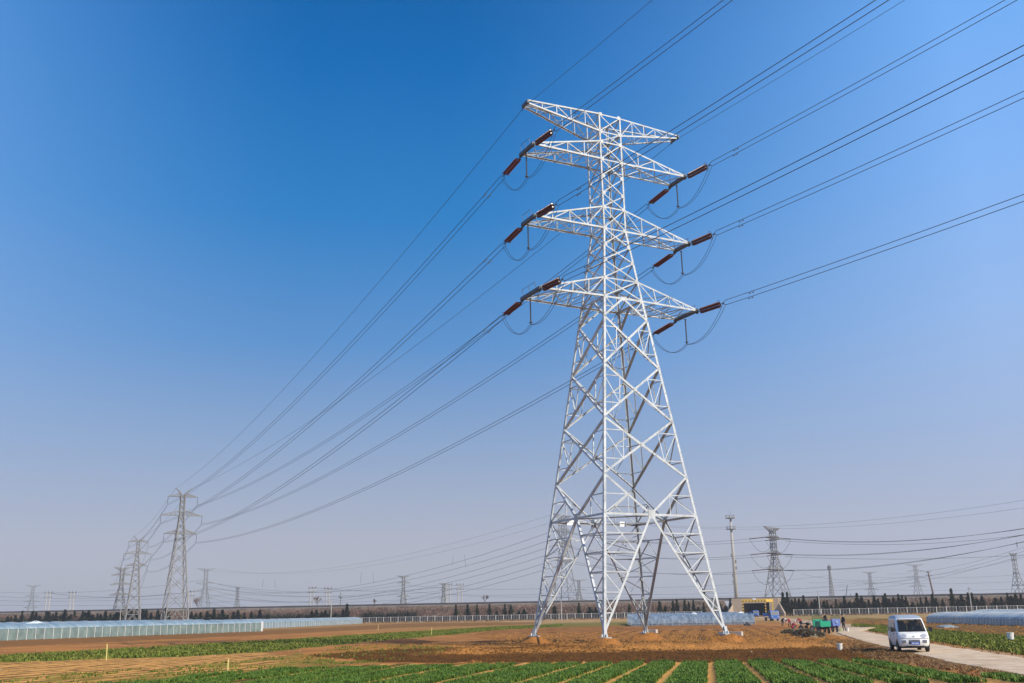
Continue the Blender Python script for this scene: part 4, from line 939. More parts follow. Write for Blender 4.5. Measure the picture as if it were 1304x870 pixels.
b = MB(); b.box((-.25, 7.2, 5.45), (16.3, 21.4, 1.7)); b.build('deck', M['tan'], un)
b = MB(); b.box((0, 17.5, 2.3), (9.2, .4, 4.6)); b.build('passage', M['dark'], un)  # dark plate across the far end stands in for the shade inside
for s in (-1, 1):
    b = MB(); P4 = [(s*4.6, -4), (s*8.2, -4), (s*10.2, -8), (s*9.7, -8.2), (s*8.0, -4.4), (s*4.6, -4.4)]
    b.add([(x, y, -.3) for x, y in P4]+[(x, y, (4.4, 4.4, 1.0, 1.0, 4.4, 4.4)[i]) for i, (x, y) in enumerate(P4)], [tuple(range(6)), tuple(range(11, 5, -1))]+[(i, (i+1) % 6, (i+1) % 6+6, i+6) for i in range(6)]); b.build('wing_wall', M['tan'], un)
g0 = at(961.5, 784, 338)
gt = empty('height_gantry', (g0.x, 338, 0), -.25, 'yellow and black striped height limit frame in front of the underpass', 'gantry')
for x in (-3.6, 3.6):
    b = MB(); b.box((x, 0, 2.5), (.45, .45, 5.0)); po = b.build('post', M['yellow'], gt)
    b = MB(); [b.box((x, 0, .4+k*.9), (.47, .47, .42)) for k in range(6)]; b.build('stripe', M['black'], po)
b = MB(); b.box((0, 0, 5.25), (7.8, .5, .9)); bm = b.build('beam', M['yellow'], gt)
b = MB(); [b.box((-3.5+k*1.0, 0, 5.05), (.36, .52, .36)) for k in range(8)]; b.build('stripe', M['black'], bm)
b = MB(); b.box((.2, -.3, 5.75), (1.1, .08, .5)); b.build('sign_plate', M['sign_white'], bm)
b = MB(); b.bar((3.6, .3, 5.2), (5.9, 3.5, 5.2), .3, .9); b.bar((5.9, 3.5, 5.2), (5.9, 3.5, 0), .45); b.build('side_frame', M['yellow'], gt)

# brush, cedars and bare trees on the embankment
def slope_z(x, off): return np.interp(off, [9, 12, 16, 20, 22.5], [-.4, .18, .5, .8, 1])*np.interp(x, [-420, -245, -10, 170, 420], [8.3, 8.0, 7.3, 6.4, 6.0])*1.0-np.where(off > 18, .4, 0)
def brush(name, n, x0, x1, o0, o1, h, w, m, label, thr=.3, sd=0):
    x = rng.uniform(x0, x1, n); o = rng.uniform(o0, o1, n); k = (fbm(x*.06, o*.2, 200+sd) > thr) & ~((x > UX0-1) & (x < UX1+1)); x, o = x[k], o[k]
    blades(name, x, 389-.315*x+o, h, w, 3, [m], .9, label, 'brush', z=slope_z(x, o))
brush('brush', 20000, -330, 300, 10, 20.5, .85, .10, M['twig'], 'brown leafless brush covering the embankment slope', .25)
brush('brush', 12000, -330, 300, 12, 18, 1.2, .12, M['twig_red'], 'reddish leafless bushes in patches on the embankment slope', .45, 3)
brush('brush', 16000, -330, -40, 8, 12.5, 3.2, .22, M['bush'], 'dark green hedge-like bushes at the foot of the left embankment', .50, 7)
x = rng.uniform(-330, 300, 5000); blades('weeds', x, 389-.315*x-rng.uniform(.5, 6, 5000), .5, .2, 3, [M['straw'], M['twig']], 1, 'dry weeds along the foot of the fence', 'weeds', z=x*0)
def conifer(h, rad, seed):
    rr = random.Random(seed); b = MB(); n = 620
    for i in range(n):
        t = rr.random()**.8; z = .25+t*(h-.3); rmax = rad*(1-t)**.75*(1+.22*math.sin(z*5+seed)+.25*math.sin(z*2.3+seed*2.1))*rr.uniform(.6, 1.12); a = rr.uniform(0, 6.283); r0 = rmax*rr.uniform(.35, 1)
        c = Vector((r0*math.cos(a), r0*math.sin(a), z)); o = Vector((math.cos(a), math.sin(a), rr.uniform(-.3, .9))).normalized()*rr.uniform(.25, .5)*(1.1-t*.5)
        s = o.cross(Vector((rr.uniform(-1, 1), rr.uniform(-1, 1), 1))).normalized()*rr.uniform(.12, .26)
        b.add([c-s-o*.4, c+s-o*.4, c+o*.7+Vector((0, 0, .05))], [(0, 1, 2)])
    return b
variants = []
for k in range(6):
    h = (4.6, 5.4, 4.0, 5.0, 3.4, 6.0)[k]; rad = (.95, .85, 1.1, .75, 1.0, .9)[k]
    root = empty('cedar_tree', (0, 0, 0)); b = MB(); b.tube([(0, 0, -.3), (0, 0, h*.9)], [.12, .03], 6); b.build('trunk', M['bark'], root); conifer(h, rad, k+1).build('crown', M['conifer'], root); variants.append([root, False])
pxs = []
def run(a, c, st, g, lab, off=8.0, sc=1.0, vs=None): 
    x = a
    while x < c: pxs.append((x+random.uniform(-1.2, 1.2), g, lab, off, sc, vs)); x += st*random.uniform(.8, 1.2)
GL = 'cedars along the left embankment'; GMm = 'cedars behind the big tower'; GR = 'cedars along the right embankment'
LL = 'dark conical cedar in the loose row behind the left greenhouse'; LM = 'dark small cedar standing alone in the sparse row left of the big tower'; LR = 'dark conical cedar in the dense row right of the underpass'; LB = 'dark cedar behind the fence, seen near the legs of the big tower'
run(3, 24, 4, GL, LL, sc=1.05); run(30, 44, 4, GL, LL, sc=1.1); run(50, 90, 4, GL, LL, sc=1.1); run(97, 124, 4, GL, LL, sc=1.25); run(128, 182, 4.5, GL, LL, sc=1.2); run(186, 210, 4.5, GL, LL, sc=1.15); run(236, 300, 6, GL, LL, sc=1.1); run(304, 340, 10, GL, LL, sc=.95); run(384, 440, 7, GL, LL, sc=.95)
for x in (459, 574, 589, 601, 617, 626, 636.5, 644, 654, 661, 680): pxs.append((x, GMm, LM, 8, .95, None))
for x in (700, 731, 745, 752, 758, 795, 834, 841, 851, 856, 866, 871, 877, 883, 890, 911, 918, 924, 929): pxs.append((x, GMm, LB, 8, .95, None))
run(992, 1150, 5.2, GR, LR); run(1155, 1195, 6, GR, LR); run(1208, 1250, 6, GR, LR); run(1262, 1325, 6.5, GR, LR)
for i, (px, g, lab, off, sc, vs) in enumerate(pxs):
    v = variants[random.choice((0, 0, 1, 2, 3, 3, 4, 5))] if i >= 6 else variants[i]
    if not v[1]: o = v[0]; v[1] = True
    else: o = copy_tree(v[0])
    k = (px-652)/1308; Y = (389+off)/(1+.315*k); o.location = (k*Y, Y, .3 if g != GR else .5); s = sc*random.uniform(.9, 1.3); ww = (1.9 if g == GL else 1.55)*random.uniform(.85, 1.2); o.scale = (s*ww, s*ww, s); o.rotation_euler[2] = random.uniform(0, 6.28)
    tag(o, lab, 'cedar tree', g)
def bare_tree(px, off, h, label, m='twig', spread=.5):
    k = (px-652)/1308; Y = (389+off)/(1+.315*k); X = k*Y; rr = random.Random(int(px)); z0 = float(slope_z(X, off)) if 9 < off < 23 else (0 if off < 9 else float(ztop(X))-1.2)
    root = empty('bare_tree', (X, Y, z0), 0, label, 'tree', 'leafless trees on the embankment'); b = MB(); tw = MB()
    b.tube([(0, 0, -.3), (rr.uniform(-.2, .2), 0, h*.35)], [.16, .11], 6); b.build('trunk', M['bark'], root)
    def br(p, d, L, r, n):
        q = p+d*L; tw.tube([p, q], [r, r*.6], 4)
        if n == 0: return
        for _ in range(4 if n > 1 else 5):
            e = (d+Vector((rr.uniform(-1, 1), rr.uniform(-1, 1), rr.uniform(-.3, .8)))*spread*1.1).normalized(); br(p+d*L*rr.uniform(.5, 1), e, L*.62, r*.6, n-1)
    for _ in range(5): br(Vector((0, 0, h*.30)), Vector((rr.uniform(-.7, .7), rr.uniform(-.7, .7), 1)).normalized(), h*.30, .09, 3)
    tw.build('crown', M[m], root)
bare_tree(89, 6, 6.2, 'pale reddish leafless tree standing among the cedars at the left', 'twig_red', .8)
bare_tree(243, 30, 6.5, 'brown leafless tree above the embankment right of the nearest left tower')
bare_tree(397, 30, 6.0, 'brown leafless tree at the foot of the pale twin poles')
bare_tree(470, 30, 4.0, 'low brown leafless tree above the embankment, right of the pale poles')
bare_tree(611, 30, 4.8, 'rounded leafless tree above the embankment left of the big tower')

# ------------------------------------------------------------------ greenhouses
def tunnel(A_, B_, wall, ridge, wid, sp, label, group, mt, ms, hoops=True, hr=.035, posts=None, side=1, endpost=True):
    """plastic tunnel from A to B; wid metres wide to the left of the way A->B"""
    A_, B_ = Vector((*A_, 0)), Vector((*B_, 0)); d = (B_-A_); L = d.length; d.normalize(); yaw = math.atan2(d.y, d.x)
    root = empty('greenhouse', A_, yaw, label, 'greenhouse', group)
    def arc(n=10):
        P = [(0, 0)]
        for i in range(n+1): a = math.pi*i/n; P.append((wid/2-wid/2*math.cos(a), wall+(ridge-wall)*math.sin(a)))
        return P+[(wid, 0)]
    A = arc(); n = len(A); nx = max(2, int(L/sp)); rr = random.Random(int(L*7)); vs = []
    N = nx*2
    for i in range(N+1):
        x = L*i/N; q = -.05 if i % 2 else 0
        for y, z in A:
            vs.append((x, y, max(-.1, z+(q if z > wall*.9 else 0)+rr.uniform(-.015, .015))))
    top = MB(); top.add(vs, [(i*n+j, (i+1)*n+j, (i+1)*n+j+1, i*n+j+1) for i in range(N) for j in range(1, n-2)]); top.build('roof_film', mt, root, smooth=False)
    sd = MB(); sd.add(vs, [(i*n+j, (i+1)*n+j, (i+1)*n+j+1, i*n+j+1) for i in range(N) for j in (0, n-2)]); 
    sd.add([(x, y, z) for x in (0.0, L) for y, z in A], [tuple(range(n)), tuple(range(2*n-1, n-1, -1))]); sd.build('side_film', ms, root)
    if hoops:
        b = MB(); b.tube([(0, y*1.0+(.0), z+.02) for y, z in A], hr*.6, 4); b.bar((0, -.06, -.1), (0, -.06, wall+.08), hr*(posts or 2), hr*(posts or 2)); h0 = b.build('hoop', M['hoop'], root)
        for i in range(1, min(nx, 98)+1):
            h = h0.copy(); COL.objects.link(h); h.parent = root; h.location = (L*i/nx, rr.uniform(-.03, .03), rr.uniform(-.05, .04)); h.rotation_euler = (0, rr.uniform(-.02, .02), 0)
    b = MB(); b.tube([(0, -.04, wall*.98), (L, -.04, wall*.98)], .014, 4); b.build('side_rail', M['steel_old'], root)
    return root
def GX(px, py): return G(px, py)
a0, a1 = GX(0, 816), GX(332, 804); dv = ((a1[0]-a0[0]), (a1[1]-a0[1])); st_ = (a0[0]-dv[0]*.28, a0[1]-dv[1]*.28)
tunnel(st_, a1, 1.62, 2.35, 5.5, 1.62, 'front blue-white plastic greenhouse on the left with pale posts along its side', 'left greenhouses', M['film_blue'], M['film_side'], posts=2.3)
nrm = Vector((-dv[1], dv[0])).normalized()
for k in (1, 2): o_ = nrm*(6.1*k); tunnel((st_[0]+o_.x, st_[1]+o_.y), (a1[0]+o_.x-4*k, a1[1]+o_.y-5*k), 1.62, 2.45+.08*k, 5.5, 3.2, ('second', 'third')[k-1]+' greenhouse of the left block, behind the front one, only its roof showing', 'left greenhouses', M['film_blue'], M['film_side'], hr=.03)
b0, b1 = GX(318, 801.5), GX(461, 794.3)
tunnel(b0, b1, 1.5, 2.3, 6, 2.6, 'far blue-white plastic greenhouse on the left that reaches the fence', 'left greenhouses', M['film_blue'], M['film_blue'], hr=.04, posts=2.2)
e_ = MB(); e_.box((a1[0]+.1, a1[1]+.3, .95), (.35, .35, 1.9)); tag(e_.build('end_post', M['sign_white']), 'short white post at the end of the front left greenhouse', 'post')
# grey low tunnels right of the big tower's near leg
for k in range(4):
    Yk = 176+k*11; xl = at(806-2*k, 795, Yk).x; xr = at(958-7*k, 795, Yk).x
    tunnel((xl, Yk+2), (xr, Yk-2), .35, 1.75+.1*k, 8, 1.6, ('front low grey plastic tunnel behind the right feet of the big tower', 'second low grey plastic tunnel behind the feet of the big tower', 'third low grey plastic tunnel behind the feet of the big tower', 'rearmost low grey plastic tunnel before the underpass')[k], 'grey tunnels behind the big tower', M['film_grey'], M['film_grey'], hr=.02)
# right greenhouses
r0, r1 = GX(1181, 793), GX(1304, 797.2); dv = (r1[0]-r0[0], r1[1]-r0[1]); r2 = (r0[0]+dv[0]*1.9, r0[1]+dv[1]*1.9)
def flip(a, c): return c, a
tunnel(r0, r2, .75, 1.5, 6, 1.1, 'front low clear plastic tunnel on the right with a rounded end', 'right greenhouses', M['film_right'], M['film_right'], hr=.03)
tunnel((r0[0]+7.2, r0[1]+3), (r2[0]+7.2, r2[1]), .75, 1.75, 6, 2.2, 'second clear plastic tunnel on the right, just behind the front one', 'right greenhouses', M['film_right'], M['film_right'], hr=.03)
def lump(name, c, rx, ry, h, m, label, cat, seed=1, n=16, rot=0.0):
    rr = random.Random(seed); vs = []; fs = []; K = 6
    for i in range(K+1):
        t = i/K
        for j in range(n):
            a = 2*math.pi*j/n; q = 1+.22*math.sin(3*a+seed)+rr.uniform(-.18, .18); k = math.cos(t*math.pi/2)**.7 if i < K else .02
            x, y = rx*k*q*math.cos(a), ry*k*q*math.sin(a); vs.append((c[0]+x*math.cos(rot)-y*math.sin(rot), c[1]+x*math.sin(rot)+y*math.cos(rot), c[2]-.1+(h+.1)*t*(1+rr.uniform(-.15, .15))))
    for i in range(K):
        for j in range(n): fs.append((i*n+j, i*n+(j+1) % n, (i+1)*n+(j+1) % n, (i+1)*n+j))
    b = MB(); b.add(vs, fs); o = b.build(name, m); return tag(o, label, cat)
def zrel(x, y): return float(relief(np.array([x]), np.array([y]))[0])
pl = at(45, 791, 165); lump('plastic_sheet', (pl.x, 165, 1.7), 2.6, 1.4, .95, M['white_sheet'], 'crumpled whitish plastic sheet heaped on the roof of the left greenhouses', 'plastic sheet', 4, 24)
for px, py, lab, sd in ((943, 782.5, 'small white heap of film on the end of the grey tunnels', 2), (884, 782.5, 'tiny white scrap of film on the grey tunnels right of the big tower', 5)):
    p = at(px, py, 190); lump('plastic_sheet', (p.x, 190, 1.75), .6, .4, .35, M['white_sheet'], lab, 'plastic sheet', sd)
p = G(1206, 799); lump('plastic_sheet', (p[0], p[1], zrel(*p)), 1.3, .5, .3, M['film_grey'], 'pale plastic sheet lying on the bare soil before the right greenhouse', 'plastic sheet', 7)
p = G(948, 796.5); lump('black_bag', (p[0], p[1]-2, 0), .55, .4, .5, M['black_rubber'], 'small black bag at the front edge of the grey tunnels', 'bag', 3)

# slabs of concrete beside the tower feet
for k, (x0, x1, py, lab) in enumerate(((674, 683, 819.2, 'short pale slab at the left foot of the big tower, left one of two'), (685, 694, 818.6, 'short pale slab at the left foot of the big tower, right one of two'), (769, 787.5, 821.7, 'pale concrete slab at the near foot of the big tower'), (820, 837, 815.3, 'pale concrete slab at the rear foot of the big tower'), (916, 946, 817.6, 'longest pale concrete slab, at the right foot of the big tower'))):
    p, q = Vector((*G(x0, py), 0)), Vector((*G(x1, py), 0)); zz = zrel((p.x+q.x)/2, (p.y+q.y)/2)
    b = MB(); p.z = q.z = zz+.10; b.bar(p, q, .34, .30); tag(b.build('concrete_slab', M['concrete']), lab, 'slab', 'slabs by the feet of the big tower')
# stakes
for px, py, h, lab in ((738, 0, 0, ''), ):
    pass
for px, yb, yt, lab in ((135.5, 841, 820, 'thin yellow stake in the green strip on the left'), (290, 854, 839, 'thin yellow stake at the edge of the furrows before the dark crop'), (549, 809, 799, 'thin pale stake in the green strip left of the big tower'), (481, 803, 796, 'small pale stake on the orange soil left of the big tower')):
    p = G(px, yb); z = zrel(*p); t = at(px+1, yt, p[1]); b = MB(); b.bar((p[0], p[1], z-.1), (t.x, p[1], t.z), .05); tag(b.build('stake', M['stake']), lab, 'stake', 'thin stakes in the fields')
def bucket(px, py, h, r, lab):
    p = G(px, py); z = zrel(*p); root = empty('bucket', (p[0], p[1], z), 0, lab, 'bucket')
    b = MB(); b.lathe([(r*.80, 0), (r*.84, .02), (r, h), (r*1.06, h), (r*1.06, h-.03), (r*.95, h-.035), (r*.82, .05)], (0, 0, 0), 18, caps=False); b.lathe([(0.001, .03), (r*.8, .03)], (0, 0, 0), 18, caps=False); b.build('pail', M['bucket'], root)
    b = MB(); b.tube([(-r, 0, h-.03)]+[(-r*math.cos(a), -.04-.1*math.sin(a), h-.03-r*.9*math.sin(a)) for a in np.linspace(.2, 2.94, 8)]+[(r, 0, h-.03)], .008, 4); b.build('handle', M['steel_dark'], root)
bucket(1070, 829, .40, .16, 'white plastic bucket on the brown soil left of the van'); bucket(1287.5, 817, .58, .24, 'white plastic barrel-like bucket in the green strip at the far right')
bucket(1079.5, 804.5, .42, .16, 'small pale bucket right beside the feet of the standing man')
p = G(1071.5, 804.5); lump('sack', (p[0], p[1], zrel(*p)), .28, .22, .34, M['sack'], 'small yellowish sack at the road end beside the standing man', 'sack', 6)
for px, py, rx, ry, h, lab, sd in ((1007, 807, 1.0, .6, .30, 'grey-green heap of crop residue below the people in red', 11), (1024, 809.5, 1.0, .6, .45, 'grey-green heap of crop residue below the motorcycle', 12), (1036, 812, 1.0, .6, .35, 'dark brown heap of crop residue at the road end, in front of the green tricycle', 13)):
    p = G(px, py); z = zrel(*p); o = lump('residue_heap', (p[0], p[1], z), rx, ry, h, M['residue'], lab, 'heap', sd)
    n = 500; a = rng.uniform(0, 6.28, n); q = rng.uniform(0, 1, n)**.6; x, y = p[0]+rx*q*np.cos(a), p[1]+ry*q*np.sin(a)
    s_ = blades('stalks', x, y, .22, .05, 3, [M['residue'], M['straw']], 1.5, z=z+h*np.sqrt(np.clip(1-q*q, 0, 1))*.85); s_.parent = o

# ------------------------------------------------------------------ people
def grow(name, J, E_, mats_of, parent=None, levels=2):
    me = bpy.data.meshes.new('tmp'); ks = list(J); idx = {k: i for i, k in enumerate(ks)}
    me.from_pydata([J[k][0] for k in ks], [(idx[a], idx[b_]) for a, b_ in E_], []); o = bpy.data.objects.new('tmp', me); COL.objects.link(o)
    sm = o.modifiers.new('s', 'SKIN'); sm.use_smooth_shade = True; sk = me.skin_vertices[0].data
    for k in ks: r = J[k][1]; sk[idx[k]].radius = r if isinstance(r, tuple) else (r, r)
    sk[0].use_root = True
    ss = o.modifiers.new('d', 'SUBSURF'); ss.levels = levels; ss.render_levels = levels
    bpy.context.view_layer.update(); dg = bpy.context.evaluated_depsgraph_get(); nm = bpy.data.meshes.new_from_object(o.evaluated_get(dg)); bpy.data.objects.remove(o)
    V = [tuple(v.co) for v in nm.vertices]; Fc = [tuple(p.vertices) for p in nm.polygons]; return V, Fc
def person(P, rz, pose, top, bottom, label, hat=None, scale=1.0, hold=None):
    """pose: joint positions in metres, facing -Y"""
    J = {}
    if pose == 'stand':
        pel, che, nk, hd = (0, 0, .95), (0, .0, 1.30), (0, -.02, 1.47), (0, -.05, 1.62)
        kn = [(-.10, -.03, .50), (.13, .02, .50)]; an = [(-.12, .02, .09), (.17, .05, .09)]; el = [(-.27, .03, 1.16), (.27, .03, 1.16)]; wr = [(-.25, -.08, .92), (.25, -.10, .93)]
    elif pose == 'sit':
        pel, che, nk, hd = (0, 0, .12), (0, -.08, .46), (0, -.14, .63), (0, -.22, .77)
        kn = [(-.15, -.42, .18), (.15, -.42, .18)]; an = [(-.14, -.46, -.22), (.14, -.46, -.22)]; el = [(-.27, -.16, .34), (.27, -.16, .34)]; wr = [(-.16, -.38, .24), (.16, -.38, .24)]
    elif pose == 'bend':
        pel, che, nk, hd = (0, .12, .82), (0, -.22, .98), (0, -.40, .98), (0, -.54, .94)
        kn = [(-.12, -.03, .48), (.14, .02, .48)]; an = [(-.14, .08, .09), (.16, .14, .09)]; el = [(-.24, -.38, .72), (.24, -.36, .72)]; wr = [(-.18, -.52, .48), (.18, -.50, .48)]
    else:  # crouch
        pel, che, nk, hd = (0, .10, .30), (0, -.10, .62), (0, -.20, .78), (0, -.30, .90)
        kn = [(-.20, -.32, .50), (.20, -.30, .48)]; an = [(-.16, .02, .09), (.16, .02, .09)]; el = [(-.30, -.24, .52), (.30, -.24, .52)]; wr = [(-.18, -.48, .34), (.18, -.46, .32)]
    pel, che, nk, hd = map(Vector, (pel, che, nk, hd)); mid = (pel+che)/2
    J['pel'] = (pel, (.155, .115)); J['mid'] = (mid, (.145, .105)); J['che'] = (che, (.165, .115)); J['nk'] = (nk, .055); J['hd'] = (hd, (.075, .09)); J['hd2'] = (hd+(hd-nk).normalized()*.09, (.070, .082))
    E_ = [('pel', 'mid'), ('mid', 'che'), ('che', 'nk'), ('nk', 'hd'), ('hd', 'hd2')]
    for i, s in enumerate((-1, 1)):
        sh = che+Vector((s*.18, 0, .06)); hp = pel+Vector((s*.09, 0, -.06)); k_, a_, e_, w_ = Vector(kn[i]), Vector(an[i]), Vector(el[i]), Vector(wr[i])
        J[f'sh{i}'] = (sh, .062); J[f'el{i}'] = (e_, .046); J[f'wr{i}'] = (w_, .032); hv = (w_-e_).normalized(); J[f'hn{i}'] = (w_+hv*.07, (.036, .018))
        J[f'hp{i}'] = (hp, .092); J[f'kn{i}'] = (k_, .062); J[f'an{i}'] = (a_, .042); J[f'hl{i}'] = (a_+Vector((0, .02, -.05)), .040); J[f'to{i}'] = (a_+Vector((0, -.15, -.055)), (.042, .03))
        E_ += [('che', f'sh{i}'), (f'sh{i}', f'el{i}'), (f'el{i}', f'wr{i}'), (f'wr{i}', f'hn{i}'), ('pel', f'hp{i}'), (f'hp{i}', f'kn{i}'), (f'kn{i}', f'an{i}'), (f'an{i}', f'hl{i}'), (f'hl{i}', f'to{i}')]
    V, Fc = grow('b', J, E_, None)
    segs = [(J[a][0], J[b_][0], c) for a, b_, c in [('pel', 'mid', 1), ('mid', 'che', 1), ('che', 'nk', 1), ('nk', 'hd', 0), ('hd', 'hd2', 0)]]
    for i in (0, 1): segs += [(J[f'che'][0], J[f'sh{i}'][0], 1), (J[f'sh{i}'][0], J[f'el{i}'][0], 1), (J[f'el{i}'][0], J[f'wr{i}'][0], 1), (J[f'wr{i}'][0], J[f'hn{i}'][0]*1, 0), (J[f'hp{i}'][0], J[f'kn{i}'][0], 2), (J[f'kn{i}'][0], J[f'an{i}'][0], 2), (J[f'an{i}'][0], J[f'to{i}'][0], 3), (pel-Vector((0, 0, .05)), J[f'hp{i}'][0], 2)]
    def near(c):
        best = 9; m = 1
        for p, q, k in segs:
            d = q-p; t = max(0, min(1, (c-p).dot(d)/max(d.length_squared, 1e-9))); D = (c-(p+d*t)).length
            if D < best: best = D; m = k
        return m
    b = MB(); 
    Vv = [Vector(v) for v in V]; b.v = list(V); b.f = list(Fc); b.m = [near(sum((Vv[i] for i in f), Vector())/len(f)) for f in Fc]
    b.mi = 0; fw = Vector((0, -1, 0)); up = (hd-nk).normalized(); fw = (fw-up*fw.dot(up)).normalized(); sd = up.cross(fw)
    b.bar(hd+fw*.085+up*.045, hd+fw*.108+up*.015, .022, .02)                 # nose
    for s in (-1, 1): b.ball(tuple(hd+sd*s*.078+up*.035), .022, 6)            # ears
    b.mi = 4
    for s in (-1, 1): b.ball(tuple(hd+fw*.084+sd*s*.030+up*.055), .010, 5)    # eyes
    b.bar(hd+fw*.088+sd*.025-up*.015, hd+fw*.088-sd*.025-up*.015, .008, .008)
    b.mi = 0
    for i, s in enumerate((-1, 1)):                                           # five fingers rooted in the palm
        h_ = J[f'hn{i}'][0]; hv = (h_-J[f'wr{i}'][0]).normalized(); cr = hv.cross(Vector((0, 1, 0)))
        if cr.length < .1: cr = Vector((1, 0, 0))
        cr.normalize(); cl = cr.cross(hv)
        for k, L in enumerate((.062, .072, .068, .055)): o = h_+cr*((k-1.5)*.018); b.tube([o-hv*.02, o+hv*L*.5, o+hv*L*.85-cl*L*.35], [.009, .008, .006], 5)
        o = h_-cr*.030*s-hv*.03; b.tube([o, o-cr*s*.02+hv*.03, o-cr*s*.022+hv*.055], [.010, .009, .007], 5)
    body = b.build('body', [M['skin'], top, bottom, M['black_rubber'], M['hair']], None, True)
    root = body; body.name = 'person'; body.location = P; body.rotation_euler[2] = rz; body.scale = (scale,)*3; tag(body, label, 'person')
    c = MB(); o = hd+up*.06-fw*.008; m_ = hat or M['hair']
    prof = [(.096, -.03), (.101, .02), (.092, .06), (.060, .092), (.001, .104)]
    c.lathe(prof, o, 12, up, False)
    c.build('headscarf' if hat is M['cloth_white'] else 'hair', m_, body, True)
    if hat is not None:
        d = MB(); d.lathe([(.10, -.02), (.15, -.03), (.15, -.04), (.10, -.035)], o, 12, up, False); d.build('hat_brim', m_, body)
    c = MB(); hem = pel+Vector((0, 0, -.05)); c.lathe([(.185, 0), (.18, .05), (.165, .14)], hem, 12, (che-pel), False); c.build('jacket_hem', top, body, True)
    return body
def gz(px, py): p = G(px, py, .03); return Vector((p[0], p[1], zrel(*p)))
p = gz(1075, 803.5); person(p, R(-70), 'stand', M['cloth_dark'], M['cloth_dark'], 'man in dark clothes standing at the end of the road beside the tricycles', scale=1.03)
p = gz(997, 797); person(p, R(30), 'bend', M['cloth_dark'], M['cloth_jean'], 'person in dark clothes with a white hat bending down, leftmost of the field workers', hat=M['cloth_white'])
p = gz(1005.5, 799); person(p, R(-50), 'bend', M['cloth_red'], M['cloth_dark'], 'person in a red jacket bending over the crop beside the leftmost worker', hat=None)
p = gz(1010, 801.5); person(p, R(110), 'crouch', M['cloth_red'], M['cloth_jean'], 'person in a red jacket with pale hat crouching between the two other red jackets', hat=M['cloth_white'])
p = gz(1019.5, 797); person(p, R(-80), 'bend', M['cloth_red'], M['cloth_jean'], 'person in a red jacket with a white hat, rightmost of the field workers', hat=M['cloth_white'])

# ------------------------------------------------------------------ vehicles
def wheel(parent, c, r, w, axis=(1, 0, 0), nm='wheel'):
    root = empty(nm, c); root.parent = parent
    b = MB(); b.lathe([(r*.62, -w/2), (r*.93, -w/2), (r, -w*.32), (r, w*.32), (r*.93, w/2), (r*.62, w/2)], (0, 0, 0), 22, axis, False); b.build('tyre', M['black_rubber'], root, True)
    b = MB(); b.lathe([(r*.62, -w*.42), (r*.25, -w*.30), (.001, -w*.34)], (0, 0, 0), 16, axis, False); b.lathe([(r*.62, w*.42), (r*.25, w*.30), (.001, w*.34)], (0, 0, 0), 16, axis, False); b.build('rim', M['rim'], root)
    return root
def patch(grid, name, m, parent, off=.006, thick=None):
    """grid of points (rows of equal length) already on the surface, pushed outwards"""
    b = MB(); n = len(grid[0]); b.add([p for r_ in grid for p in r_], [(i*n+j, i*n+j+1, (i+1)*n+j+1, (i+1)*n+j) for i in range(len(grid)-1) for j in range(n-1)]); return b.build(name, m, parent, True)
